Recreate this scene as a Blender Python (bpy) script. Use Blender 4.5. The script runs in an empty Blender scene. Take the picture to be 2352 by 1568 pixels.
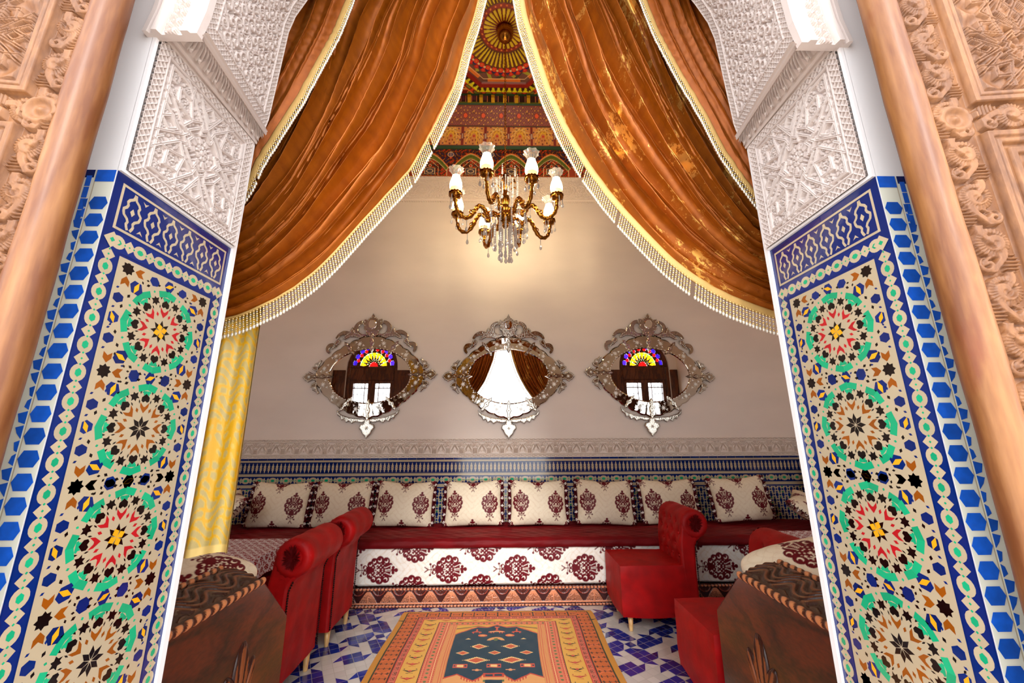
import bpy, math, random
import numpy as np
from mathutils import Vector, Matrix
from mathutils.geometry import tessellate_polygon
R = random.Random(7)
rng = np.random.default_rng(5)
PI = math.pi
SC = bpy.context.scene
COL = SC.collection

def lin(r, g, b):
    f = lambda c: (c/255/12.92) if c/255 <= .04045 else ((c/255+.055)/1.055)**2.4
    return (f(r), f(g), f(b))

# ------------------------------------------------------------- materials
def newmat(name):
    m = bpy.data.materials.new(name); m.use_nodes = True
    nt = m.node_tree; nt.nodes.clear()
    out = nt.nodes.new('ShaderNodeOutputMaterial')
    b = nt.nodes.new('ShaderNodeBsdfPrincipled')
    nt.links.new(b.outputs[0], out.inputs[0])
    return m, nt, b, out

def mat(name, col=(.8,.8,.8), rough=.6, metal=0, spec=.5, sheen=0, sheen_tint=None, noise=0, nscale=8, bump=0, bscale=40,
        island=0, vcol=False, coat=0, stretch=None, attr_mul=None, emis=None, estr=0, bdist=.01, col2=None, detail=4):
    m, nt, b, out = newmat(name)
    N, L = nt.nodes, nt.links
    b.inputs['Roughness'].default_value = rough
    b.inputs['Metallic'].default_value = metal
    b.inputs['Specular IOR Level'].default_value = spec
    b.inputs['Coat Weight'].default_value = coat
    b.inputs['Coat Roughness'].default_value = .08
    if sheen:
        b.inputs['Sheen Weight'].default_value = sheen
        b.inputs['Sheen Roughness'].default_value = .35
        b.inputs['Sheen Tint'].default_value = (*(sheen_tint or col), 1)
    if emis:
        b.inputs['Emission Color'].default_value = (*emis, 1); b.inputs['Emission Strength'].default_value = estr
    if vcol:
        a = N.new('ShaderNodeAttribute'); a.attribute_name = 'Col'; src = a.outputs['Color']
    else:
        a = N.new('ShaderNodeRGB'); a.outputs[0].default_value = (*col, 1); src = a.outputs[0]
    tc = N.new('ShaderNodeTexCoord'); vec = tc.outputs['Object']
    if stretch:
        mp = N.new('ShaderNodeMapping'); mp.inputs['Scale'].default_value = stretch
        L.new(vec, mp.inputs[0]); vec = mp.outputs[0]
    if noise:
        n = N.new('ShaderNodeTexNoise'); n.inputs['Scale'].default_value = nscale; n.inputs['Detail'].default_value = detail
        L.new(vec, n.inputs['Vector'])
        if col2:
            cr = N.new('ShaderNodeValToRGB'); cr.color_ramp.elements[0].position = .5-noise/2; cr.color_ramp.elements[1].position = .5+noise/2
            L.new(n.outputs[0], cr.inputs[0])
            mx = N.new('ShaderNodeMix'); mx.data_type = 'RGBA'
            L.new(cr.outputs[0], mx.inputs[0]); L.new(src, mx.inputs[6]); mx.inputs[7].default_value = (*col2, 1)
            src = mx.outputs[2]
        else:
            mr = N.new('ShaderNodeMapRange'); mr.inputs[1].default_value = .25; mr.inputs[2].default_value = .75
            mr.inputs[3].default_value = 1-noise; mr.inputs[4].default_value = 1+noise
            L.new(n.outputs[0], mr.inputs[0])
            mx = N.new('ShaderNodeVectorMath'); mx.operation = 'SCALE'
            L.new(src, mx.inputs[0]); L.new(mr.outputs[0], mx.inputs['Scale']); src = mx.outputs[0]
    if island:
        g = N.new('ShaderNodeNewGeometry')
        mr = N.new('ShaderNodeMapRange'); mr.inputs[3].default_value = 1-island; mr.inputs[4].default_value = 1+island
        L.new(g.outputs['Random Per Island'], mr.inputs[0])
        mx = N.new('ShaderNodeVectorMath'); mx.operation = 'SCALE'
        L.new(src, mx.inputs[0]); L.new(mr.outputs[0], mx.inputs['Scale']); src = mx.outputs[0]
    L.new(src, b.inputs['Base Color'])
    if bump:
        n = N.new('ShaderNodeTexNoise'); n.inputs['Scale'].default_value = bscale; n.inputs['Detail'].default_value = 3
        L.new(vec, n.inputs['Vector'])
        bp = N.new('ShaderNodeBump'); bp.inputs['Strength'].default_value = bump; bp.inputs['Distance'].default_value = bdist
        L.new(n.outputs[0], bp.inputs['Height']); L.new(bp.outputs[0], b.inputs['Normal'])
    return m

def wood(name, c1, c2, rough=.35, scale=6, stretch=(1,1,1), coat=.3, knots=False, bump=.1):
    m, nt, b, out = newmat(name); N, L = nt.nodes, nt.links
    tc = N.new('ShaderNodeTexCoord'); mp = N.new('ShaderNodeMapping'); mp.inputs['Scale'].default_value = stretch
    L.new(tc.outputs['Object'], mp.inputs[0])
    n0 = N.new('ShaderNodeTexNoise'); n0.inputs['Scale'].default_value = scale; n0.inputs['Detail'].default_value = 2; n0.inputs['Distortion'].default_value = .6
    L.new(mp.outputs[0], n0.inputs['Vector'])
    w = N.new('ShaderNodeMath'); w.operation = 'MULTIPLY'; w.inputs[1].default_value = 22; L.new(n0.outputs[0], w.inputs[0])
    s = N.new('ShaderNodeMath'); s.operation = 'SINE'; L.new(w.outputs[0], s.inputs[0])
    n1 = N.new('ShaderNodeTexNoise'); n1.inputs['Scale'].default_value = scale*14; n1.inputs['Detail'].default_value = 5
    L.new(mp.outputs[0], n1.inputs['Vector'])
    a = N.new('ShaderNodeMath'); a.operation = 'MULTIPLY_ADD'; a.inputs[1].default_value = .22; L.new(s.outputs[0], a.inputs[0]); L.new(n1.outputs[0], a.inputs[2])
    cr = N.new('ShaderNodeValToRGB'); e = cr.color_ramp.elements
    e[0].position = .2; e[0].color = (*c1, 1); e[1].position = .85; e[1].color = (*c2, 1)
    L.new(a.outputs[0], cr.inputs[0]); src = cr.outputs[0]
    if knots:
        v = N.new('ShaderNodeTexNoise'); v.inputs['Scale'].default_value = 5; v.inputs['Detail'].default_value = 6
        mp2 = N.new('ShaderNodeMapping'); mp2.inputs['Scale'].default_value = (3, 3, 1)
        L.new(tc.outputs['Object'], mp2.inputs[0]); L.new(mp2.outputs[0], v.inputs['Vector'])
        r2 = N.new('ShaderNodeValToRGB'); r2.color_ramp.elements[0].position = .58; r2.color_ramp.elements[1].position = .78
        L.new(v.outputs[0], r2.inputs[0])
        mx = N.new('ShaderNodeMix'); mx.data_type = 'RGBA'; L.new(r2.outputs[0], mx.inputs[0]); L.new(src, mx.inputs[6])
        mx.inputs[7].default_value = (*lin(120, 55, 25), 1); src = mx.outputs[2]
    L.new(src, b.inputs['Base Color'])
    b.inputs['Roughness'].default_value = rough; b.inputs['Coat Weight'].default_value = coat; b.inputs['Coat Roughness'].default_value = .15
    bp = N.new('ShaderNodeBump'); bp.inputs['Strength'].default_value = bump; bp.inputs['Distance'].default_value = .003
    L.new(n1.outputs[0], bp.inputs['Height']); L.new(bp.outputs[0], b.inputs['Normal'])
    return m

def uvmat_velvet(name, base, gold, amt, hi, sheen=.6):
    """crushed velvet: pile colour with stretched metallic patches along the folds (UV: u across, v along)"""
    m, nt, b, out = newmat(name); N, L = nt.nodes, nt.links
    uv = N.new('ShaderNodeUVMap')
    mp = N.new('ShaderNodeMapping'); mp.inputs['Scale'].default_value = (46, 9, 1); L.new(uv.outputs[0], mp.inputs[0])
    n = N.new('ShaderNodeTexNoise'); n.inputs['Scale'].default_value = 1; n.inputs['Detail'].default_value = 9; n.inputs['Roughness'].default_value = .78
    L.new(mp.outputs[0], n.inputs['Vector'])
    mp2 = N.new('ShaderNodeMapping'); mp2.inputs['Scale'].default_value = (7, 2.2, 1); mp2.inputs['Location'].default_value = (3.3, 1.7, 0); L.new(uv.outputs[0], mp2.inputs[0])
    n2 = N.new('ShaderNodeTexNoise'); n2.inputs['Scale'].default_value = 1; n2.inputs['Detail'].default_value = 2; L.new(mp2.outputs[0], n2.inputs['Vector'])
    ad = N.new('ShaderNodeMath'); ad.operation = 'MULTIPLY_ADD'; ad.inputs[1].default_value = .75; L.new(n2.outputs[0], ad.inputs[0]); L.new(n.outputs[0], ad.inputs[2])
    cr = N.new('ShaderNodeValToRGB'); cr.color_ramp.elements[0].position = amt; cr.color_ramp.elements[1].position = amt+.045
    L.new(ad.outputs[0], cr.inputs[0])
    mx = N.new('ShaderNodeMix'); mx.data_type = 'RGBA'; L.new(cr.outputs[0], mx.inputs[0])
    n3 = N.new('ShaderNodeTexNoise'); n3.inputs['Scale'].default_value = 1; n3.inputs['Detail'].default_value = 6
    mp3 = N.new('ShaderNodeMapping'); mp3.inputs['Scale'].default_value = (30, 14, 1); L.new(uv.outputs[0], mp3.inputs[0]); L.new(mp3.outputs[0], n3.inputs['Vector'])
    mb = N.new('ShaderNodeMix'); mb.data_type = 'RGBA'; L.new(n3.outputs[0], mb.inputs[0]); mb.inputs[6].default_value = (*base, 1); mb.inputs[7].default_value = (*hi, 1)
    L.new(mb.outputs[2], mx.inputs[6]); mx.inputs[7].default_value = (*gold, 1)
    L.new(mx.outputs[2], b.inputs['Base Color'])
    mm = N.new('ShaderNodeMath'); mm.operation = 'MULTIPLY'; mm.operation = 'MULTIPLY_ADD'; mm.inputs[1].default_value = .35; mm.inputs[2].default_value = .38; L.new(cr.outputs[0], mm.inputs[0]); L.new(mm.outputs[0], b.inputs['Metallic'])
    rr = N.new('ShaderNodeMapRange'); rr.inputs[3].default_value = .40; rr.inputs[4].default_value = .28; L.new(cr.outputs[0], rr.inputs[0]); L.new(rr.outputs[0], b.inputs['Roughness'])
    b.inputs['Sheen Weight'].default_value = sheen; b.inputs['Sheen Roughness'].default_value = .3; b.inputs['Sheen Tint'].default_value = (*gold, 1)
    b.inputs['Anisotropic'].default_value = .4
    bp = N.new('ShaderNodeBump'); bp.inputs['Strength'].default_value = .35; bp.inputs['Distance'].default_value = .004
    L.new(n.outputs[0], bp.inputs['Height']); L.new(bp.outputs[0], b.inputs['Normal'])
    return m

# ------------------------------------------------------------- objects
def link(o, parent=None):
    COL.objects.link(o)
    if parent is not None: o.parent = parent
    return o

def tag(o, label=None, cat=None, group=None, kind=None):
    if label: o['label'] = label
    if cat: o['category'] = cat
    if group: o['group'] = group
    if kind: o['kind'] = kind
    return o

def empty(name, loc=(0,0,0), rz=0, label=None, cat=None, group=None, kind=None):
    o = bpy.data.objects.new(name, None); o.location = loc; o.rotation_euler = (0, 0, rz); o.empty_display_size = .1
    link(o); return tag(o, label, cat, group, kind)

def copy_tree(o, parent=None):
    c = o.copy(); COL.objects.link(c)
    if parent is not None: c.parent = parent
    for ch in list(o.children): copy_tree(ch, c)
    return c

def mesh(name, V, F, mats, mi=None, smooth=False, parent=None, col=None, uv=None):
    """V (n,3); F list of lists or (m,4) array"""
    V = np.asarray(V, dtype=np.float32)
    me = bpy.data.meshes.new(name)
    if isinstance(F, np.ndarray):
        nf, k = F.shape; flat = F.astype(np.int32).ravel(); starts = np.arange(nf, dtype=np.int32)*k
    else:
        nf = len(F); ls = np.array([len(f) for f in F], dtype=np.int32)
        flat = np.array([i for f in F for i in f], dtype=np.int32)
        starts = np.concatenate([[0], np.cumsum(ls)[:-1]]).astype(np.int32)
    me.vertices.add(len(V)); me.vertices.foreach_set('co', V.ravel())
    me.loops.add(len(flat)); me.loops.foreach_set('vertex_index', flat)
    me.polygons.add(nf); me.polygons.foreach_set('loop_start', starts)
    if not isinstance(mats, (list, tuple)): mats = [mats]
    for m in mats: me.materials.append(m)
    if mi is not None: me.polygons.foreach_set('material_index', np.asarray(mi, dtype=np.int32))
    me.polygons.foreach_set('use_smooth', np.full(nf, smooth, dtype=bool))
    me.update(calc_edges=True)
    if col is not None:
        at = me.color_attributes.new('Col', 'FLOAT_COLOR', 'POINT')
        c4 = np.ones((len(V), 4), dtype=np.float32); c4[:, :3] = col
        at.data.foreach_set('color', c4.ravel())
    if uv is not None:
        ul = me.uv_layers.new(name='UVMap'); uv = np.asarray(uv, dtype=np.float32)
        ul.data.foreach_set('uv', uv[flat].ravel())
    me.validate()
    o = bpy.data.objects.new(name, me)
    return link(o, parent)

def gridf(nu, nv, base=0, wrapu=False, wrapv=False, flip=False):
    iu = np.arange(nu if wrapu else nu-1); iv = np.arange(nv if wrapv else nv-1)
    I, J = np.meshgrid(iu, iv, indexing='ij'); I2 = (I+1) % nu; J2 = (J+1) % nv
    a, b_, c, d = I*nv+J, I2*nv+J, I2*nv+J2, I*nv+J2
    F = np.stack([a, b_, c, d] if not flip else [a, d, c, b_], -1).reshape(-1, 4)+base
    return F

def grid(name, P, m, parent=None, smooth=True, col=None, uv=None, flip=False, wrapu=False, wrapv=False):
    nu, nv = P.shape[:2]
    return mesh(name, P.reshape(-1, 3), gridf(nu, nv, flip=flip, wrapu=wrapu, wrapv=wrapv), m, smooth=smooth, parent=parent,
                col=None if col is None else col.reshape(-1, 3), uv=None if uv is None else uv.reshape(-1, 2))

class MB:
    """collects pieces into one mesh"""
    def __init__(s): s.V = []; s.F = []; s.M = []; s.n = 0
    def add(s, V, F, mi=0):
        V = np.asarray(V, float).reshape(-1, 3)
        for f in (F.tolist() if isinstance(F, np.ndarray) else F): s.F.append([i+s.n for i in f]); s.M.append(mi)
        s.V.append(V); s.n += len(V)
    def box(s, x0, x1, y0, y1, z0, z1, mi=0, bv=0):
        if bv <= 0:
            V = [(x, y, z) for x in (x0, x1) for y in (y0, y1) for z in (z0, z1)]
            s.add(V, [[0,1,3,2],[4,6,7,5],[0,4,5,1],[2,3,7,6],[0,2,6,4],[1,5,7,3]], mi)
        else:
            # chamfered box
            V = []; c = [(x0,x1),(y0,y1),(z0,z1)]
            idx = {}
            for ix in (0,1):
                for iy in (0,1):
                    for iz in (0,1):
                        p = [c[0][ix], c[1][iy], c[2][iz]]; sg = [(1,-1)[ix], (1,-1)[iy], (1,-1)[iz]]
                        for ax in range(3):
                            q = [p[k]+(sg[k]*bv if k != ax else 0) for k in range(3)]
                            idx[(ix,iy,iz,ax)] = len(V); V.append(q)
            F = []
            for ax in range(3):
                o1, o2 = [k for k in range(3) if k != ax]
                for sd in (0,1):
                    f = []
                    for a_, b_ in ((0,0),(1,0),(1,1),(0,1)):
                        k = [0,0,0]; k[ax] = sd; k[o1] = a_; k[o2] = b_
                        f.append(idx[(*k, ax)])
                    F.append(f)
            for ax in range(3):   # edge strips along axis ax
                o1, o2 = [k for k in range(3) if k != ax]
                for a_ in (0,1):
                    for b_ in (0,1):
                        f = []
                        for e, w in ((0,o1),(0,o2),(1,o2),(1,o1)):
                            k = [0,0,0]; k[ax] = e; k[o1] = a_; k[o2] = b_
                            f.append(idx[(*k, w)])
                        F.append(f)
            for ix in (0,1):
                for iy in (0,1):
                    for iz in (0,1): F.append([idx[(ix,iy,iz,a)] for a in range(3)])
            s.add(V, F, mi)
    def tube(s, pts, r, n=8, mi=0, cap=True, flat=1.0):
        P = np.asarray(pts, float); k = len(P); r = np.broadcast_to(np.asarray(r, float), (k,))
        T = np.gradient(P, axis=0); T /= np.linalg.norm(T, axis=1)[:, None]+1e-12
        up = np.array([0,0,1.]) if abs(T[0,2]) < .9 else np.array([1.,0,0])
        u = np.cross(T[0], up); u /= np.linalg.norm(u); V = []
        for i in range(k):
            u = u - T[i]*(u@T[i]); u /= np.linalg.norm(u)+1e-12; v = np.cross(T[i], u)
            a = np.arange(n)*2*PI/n
            V.append(P[i]+r[i]*(np.cos(a)[:, None]*u+flat*np.sin(a)[:, None]*v))
        V = np.concatenate(V); F = gridf(k, n, wrapv=True).tolist()
        if cap: F += [list(range(n))[::-1], [(k-1)*n+i for i in range(n)]]
        s.add(V, F, mi)
    def lathe(s, prof, c=(0,0,0), n=24, mi=0, axis='z', ruffle=None):
        a = np.arange(n)*2*PI/n; V = []
        for j, (r, h) in enumerate(prof):
            rr = r*(1+(ruffle(j, a) if ruffle else 0))
            rr = np.broadcast_to(rr, (n,))
            if axis == 'z': V.append(np.stack([rr*np.cos(a), rr*np.sin(a), np.full(n, h)], -1))
            elif axis == 'y': V.append(np.stack([rr*np.cos(a), np.full(n, h), -rr*np.sin(a)], -1))
            else: V.append(np.stack([np.full(n, h), rr*np.cos(a), rr*np.sin(a)], -1))
        V = np.concatenate(V)+np.array(c); F = gridf(len(prof), n, wrapv=True).tolist()
        s.add(V, F, mi)
    def sph(s, c, r, n=8, m=5, mi=0, sc=(1,1,1)):
        pr = [(math.sin(PI*i/m), -math.cos(PI*i/m)) for i in range(m+1)]
        a = np.arange(n)*2*PI/n; V = []
        for q, h in pr: V.append(np.stack([q*np.cos(a)*r*sc[0], q*np.sin(a)*r*sc[1], np.full(n, h*r*sc[2])], -1))
        s.add(np.concatenate(V)+np.array(c), gridf(m+1, n, wrapv=True), mi)
    def prism(s, pts, f, h0, h1, mi=0, bevel=0):
        """2-D outline pts, f(u,v,h)->xyz; optional bevelled front rim"""
        P = np.asarray(pts, float); n = len(P)
        if area2(P) < 0: P = P[::-1]
        rings = [(P, h0), (P, h1-bevel), (inset(P, bevel*1.5), h1)] if bevel else [(P, h0), (P, h1)]
        V = np.concatenate([f(q[:,0], q[:,1], np.full(n, h)) for q, h in rings])
        F = gridf(len(rings), n, wrapv=True, flip=True).tolist()
        top = rings[-1][0]; b0 = (len(rings)-1)*n
        tri = tessellate_polygon([[Vector((x, y, 0)) for x, y in top]])
        for t in tri: F.append([b0+i for i in t]); F.append([i for i in t[::-1]])
        s.add(V, F, mi)
    def build(s, name, mats, parent=None, smooth=False, **k):
        return mesh(name, np.concatenate(s.V), s.F, mats, mi=s.M, smooth=smooth, parent=parent, **k)

def area2(P): x, y = P[:,0], P[:,1]; return .5*np.sum(x*np.roll(y,-1)-np.roll(x,-1)*y)
def inset(P, d):
    e = np.roll(P,-1,0)-P; e /= np.linalg.norm(e, axis=1)[:, None]+1e-12
    n = np.stack([-e[:,1], e[:,0]], -1); m = n+np.roll(n,1,0); m /= (np.linalg.norm(m, axis=1)[:, None]+1e-9)
    return P+m*d

class PB:
    """flat tile-work: each tile its own polygon"""
    def __init__(s): s.P = []; s.M = []; s.H = []
    def add(s, pts, m, h=1): s.P.append(np.asarray(pts, float)); s.M.append(m); s.H.append(h)
    def rect(s, u0, v0, u1, v1, m, h=1): s.add([(u0,v0),(u1,v0),(u1,v1),(u0,v1)], m, h)
    def build(s, name, f, mats, parent=None, dh=.0005, clip=None):
        V = []; F = []; n = 0; M = []
        for k_, (P, m, h) in enumerate(zip(s.P, s.M, s.H)):
            if clip is not None:
                P = clip_rect(P, *clip)
                if len(P) < 3: continue
            if area2(P) < 0: P = P[::-1]
            V.append(f(P[:,0], P[:,1], np.full(len(P), h*dh+.000022*(k_ % 11)))); F.append(list(range(n, n+len(P)))); n += len(P); M.append(m)
        return mesh(name, np.concatenate(V), F, mats, mi=M, parent=parent)

def clip_rect(P, u0, v0, u1, v1):
    pts = [tuple(p) for p in P]
    for ax, val, sg in ((0,u0,1),(0,u1,-1),(1,v0,1),(1,v1,-1)):
        out = []
        for i in range(len(pts)):
            a, b = pts[i-1], pts[i]; da, db = sg*(a[ax]-val), sg*(b[ax]-val)
            if (da >= 0) != (db >= 0):
                t = da/(da-db); out.append(tuple(a[k]+t*(b[k]-a[k]) for k in (0,1)))
            if db >= 0: out.append(b)
        pts = out
        if not pts: break
    return np.array(pts) if pts else np.zeros((0,2))

def plane(O, eu, ev):
    O, eu, ev = map(lambda a: np.asarray(a, float), (O, eu, ev)); n = np.cross(eu, ev); n /= np.linalg.norm(n)
    return lambda u, v, h: O+np.asarray(u)[..., None]*eu+np.asarray(v)[..., None]*ev+np.asarray(h)[..., None]*n

# ------------------------------------------------------------- 2-D helpers for carved and woven surfaces
def inpoly(U, V, P):
    P = np.asarray(P, float); res = np.zeros(U.shape, bool); j = len(P)-1
    for i in range(len(P)):
        xi, yi = P[i]; xj, yj = P[j]
        c = ((yi > V) != (yj > V)) & (U < (xj-xi)*(V-yi)/(yj-yi+1e-15)+xi); res ^= c; j = i
    return res
def segd(U, V, a, b):
    ax, ay = a; bx, by = b; dx, dy = bx-ax, by-ay; L = dx*dx+dy*dy+1e-12
    t = np.clip(((U-ax)*dx+(V-ay)*dy)/L, 0, 1); return np.hypot(U-ax-t*dx, V-ay-t*dy)
def lined(U, V, pts, closed=False):
    d = np.full(U.shape, 9.); n = len(pts)
    for i in range(n if closed else n-1): d = np.minimum(d, segd(U, V, pts[i], pts[(i+1) % n]))
    return d
def sst(x, a, b): t = np.clip((x-a)/(b-a), 0, 1); return t*t*(3-2*t)

class Cv:
    def __init__(s, U, V, base): s.U, s.V = U, V; s.C = np.broadcast_to(np.array(base), U.shape+(3,)).copy()
    def m(s, mask, c): s.C[mask] = c
    def poly(s, P, c): s.m(inpoly(s.U, s.V, P), c)
    def rect(s, a, b, c, d, col): s.m((s.U > a) & (s.U < c) & (s.V > b) & (s.V < d), col)
    def ell(s, x, y, rx, ry, c): s.m(((s.U-x)/rx)**2+((s.V-y)/ry)**2 < 1, c)
    def line(s, pts, w, c, closed=False): s.m(lined(s.U, s.V, pts, closed) < w, c)

def regular(n, r, cx=0, cy=0, a0=0): return [(cx+r*math.cos(a0+2*PI*i/n), cy+r*math.sin(a0+2*PI*i/n)) for i in range(n)]
def star(n, r1, r2, cx=0, cy=0, a0=0):
    return [(cx+(r1 if i % 2 == 0 else r2)*math.cos(a0+PI*i/n), cy+(r1 if i % 2 == 0 else r2)*math.sin(a0+PI*i/n)) for i in range(2*n)]
def rot(P, a, cx=0, cy=0, s=1, sy=None):
    c, n = math.cos(a), math.sin(a); sy = s if sy is None else sy
    return [(cx+(x*c-y*n)*s, cy+(x*n+y*c)*sy) for x, y in P]

def damask(x, y):
    """brocade medallion, about 1 wide and 1.6 high: True where the dark pile is"""
    ax = np.abs(x); m = np.zeros(x.shape, bool)
    def c(cx, cy, r, v=True, sy=1): m[np.hypot(ax-cx, (y-cy)/sy) < r] = v
    c(0, .05, .34, sy=1.25)
    for cx, cy, r in ((.33,.30,.15),(.37,.05,.16),(.33,-.18,.13),(.2,-.33,.13),(.06,-.40,.1),(.19,.48,.085),(.10,.60,.06),(0,.72,.075),(.12,.42,.14),(0,.56,.1)): c(cx, cy, r)
    for cx, cy, r in ((.34,.31,.072),(.37,.04,.075),(.32,-.18,.06),(.19,-.33,.055)):
        k = (np.hypot(ax-cx, y-cy) < r) & ~(np.hypot(ax-cx-.03, y-cy+.015) < r*.75); m[k] = False
    k = (np.hypot(ax-.10, y-.60) > .062) & (np.hypot(ax-.11, y-.56) < .075) & (ax > .055) & (y > .5); m[k] = False
    b = (ax < .24) & (y > -.28) & (y < .26)
    d = (np.sin(ax*46)*np.sin(y*40+1.1) > .62) & b; m[d] = False
    m[(np.abs(np.hypot(ax-.11, y+.02)-.10) < .014) & (y < .05)] = False
    for s_ in (0, 1): m[segd(ax, y, (.02+.07*s_, .28), (.03+.16*s_, .52)) < .012] = False
    m[segd(ax, y, (0,-.48), (0,-.8)) < .014] = True
    m[np.abs(np.hypot(ax-.10, y+.55)-.07) < .018] = True
    c(.12,-.60,.045); c(.2,-.70,.045); m[segd(ax, y, (0,-.66), (.2,-.70)) < .013] = True
    m[segd(ax, y, (0,-.78), (.09,-.92)) < .02] = True
    return m
# ============================================================= camera and daylight
cam_d = bpy.data.cameras.new('camera'); cam_d.sensor_width = 36; cam_d.lens = 36*910/2352; cam_d.clip_start = .02
cam = bpy.data.objects.new('camera', cam_d); COL.objects.link(cam)
Mx = Matrix(((1.0, .001, -.02), (-.019, -.237, -.971), (-.005, .972, -.237)))
ez = -Vector((Mx[0][2], Mx[1][2], Mx[2][2])).normalized()*-1
ex = Vector((Mx[0][0], Mx[1][0], Mx[2][0])); ex = (ex-ez*ex.dot(ez)).normalized(); ey = ez.cross(ex)
cam.matrix_world = Matrix(((ex.x, ey.x, ez.x, 0), (ex.y, ey.y, ez.y, 0), (ex.z, ey.z, ez.z, 1.35), (0, 0, 0, 1)))
SC.camera = cam
W = bpy.data.worlds.new('sky'); SC.world = W; W.use_nodes = True
bg = W.node_tree.nodes['Background']; bg.inputs[0].default_value = (.93, .96, 1, 1); bg.inputs[1].default_value = 2.8
SC.view_settings.view_transform = 'Standard'; SC.view_settings.look = 'None'
SC.view_settings.exposure = 0.28; SC.view_settings.gamma = 1; SC.view_settings.use_curve_mapping = False
SC.cycles.use_denoising = True
SC.cycles.max_bounces = 8; SC.cycles.diffuse_bounces = 5; SC.cycles.glossy_bounces = 4
SC.cycles.use_adaptive_sampling = True; SC.cycles.adaptive_threshold = .06; SC.cycles.adaptive_min_samples = 12
SC.cycles.transmission_bounces = 8; SC.cycles.transparent_max_bounces = 12
SC.cycles.caustics_reflective = False; SC.cycles.caustics_refractive = False
SC.cycles.sample_clamp_indirect = 6

# ============================================================= palette
M_white = mat('white_plaster', lin(244,240,240), .75, bump=.15, bscale=60, bdist=.002)
M_carv = mat('carved_plaster', lin(212,198,192), .7, bump=.1, bscale=120, bdist=.001)
M_wall = mat('room_plaster', lin(242,228,216), .55, noise=.05, nscale=1.3, bump=.06, bscale=25, bdist=.004, stretch=(1,1,2.5))
M_friz = mat('frieze_plaster', lin(240,226,214), .7)
T_cream = mat('tile_cream', lin(194,176,146), .13, island=.07, coat=.4, bump=.05, bscale=30)
T_blue = mat('tile_cobalt', lin(2,34,106), .1, island=.25, coat=.5, bump=.06, bscale=30)
T_azure = mat('tile_azure', lin(22,92,205), .12, island=.22, noise=.18, nscale=60, coat=.4, bump=.06, bscale=30)
T_green = mat('tile_green', lin(20,170,120), .12, island=.15, coat=.4)
T_dgreen = mat('tile_deep_green', lin(6,128,78), .12, island=.2, coat=.4)
T_black = mat('tile_black', lin(16,8,8), .12, coat=.4)
T_red = mat('tile_red', lin(186,30,36), .14, island=.1, coat=.4)
T_brown = mat('tile_brown', lin(150,78,14), .14, island=.12, coat=.4)
T_yel = mat('tile_yellow', lin(240,172,30), .14, island=.08, coat=.4)
T_white = mat('tile_white', lin(238,238,222), .14, island=.05, coat=.4)
T_grout = mat('grout', lin(190,176,150), .8)
TL = [T_cream, T_blue, T_azure, T_green, T_dgreen, T_black, T_red, T_brown, T_yel, T_white, T_grout]
CR, BL, AZ, GR, DG, BK, RD, BR, YE, WH, GT = range(11)
M_brass = mat('polished_brass', lin(176,116,44), .18, metal=1, noise=.2, nscale=40)
M_dark = mat('dark_metal', lin(30,26,24), .4, metal=.7)

# ============================================================= setting: the shell
JX, Y0, Y1 = .875, .797, 1.193
def struct(o): o['kind'] = 'structure'; return o

# arch outline (half), x against z, at the room side of the wall
ARC = [(.845,2.38),(.832,2.45),(.824,2.60),(.812,2.84),(.795,2.92),(.757,3.01),(.70,3.12),(.62,3.27),(.51,3.44),(.37,3.62),(.20,3.80),(.0,3.95)]
hole_c = [(-JX,0)]+[(-JX,2.34)]+[(-x-.022,z+.01) for x,z in ARC[:-1]]+[(0,3.975)]+[(x+.022,z+.01) for x,z in ARC[-2::-1]]+[(JX,2.34),(JX,0)]
outer = [(-3.35,0)]+hole_c+[(3.45,0),(3.45,6.3),(-3.35,6.3)]
def arch_hole(cx):
    h = [(cx-.50,.92),(cx+.50,.92),(cx+.50,2.72)]
    h += [(cx+.50*math.cos(a), 2.72+.56*math.sin(a)) for a in np.linspace(0, PI, 17)[1:-1]]
    return h+[(cx-.50,2.72)]
WX = (-2.60, 2.80)
holes = [arch_hole(c) for c in WX]
def wall_holed(name, outer, holes, ya, yb, m):
    loops = [outer]+holes; pts = [p for l in loops for p in l]
    tri = tessellate_polygon([[Vector((x,z,0)) for x,z in l] for l in loops])
    n = len(pts); V = [(x,ya,z) for x,z in pts]+[(x,yb,z) for x,z in pts]
    F = [list(t) for t in tri]+[[i+n for i in t][::-1] for t in tri]; k = 0
    for l in loops:
        for i in range(len(l)):
            a, b = k+i, k+(i+1) % len(l); F.append([a,b,b+n,a+n])
        k += len(l)
    return mesh(name, V, F, m)
struct(wall_holed('wall_front', outer, holes, Y0, Y1, M_white))
XL, XR, YB, ZC = -3.35, 3.45, 4.5, 5.62
b = MB(); b.box(XL-.15, XR+.15, YB, YB+.15, 0, 6.3); struct(b.build('wall_back', M_wall))
b = MB(); b.box(XL-.15, XL, Y0, YB, 0, 6.3); struct(b.build('wall_left', M_wall))
b = MB(); b.box(XR, XR+.15, Y0, YB, 0, 6.3); struct(b.build('wall_right', M_wall))
b = MB(); b.box(-6, 6, -6, .9, -.12, -.002); o = struct(b.build('floor_courtyard', mat('courtyard_stone', lin(200,190,175), .5, noise=.08)))

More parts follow.
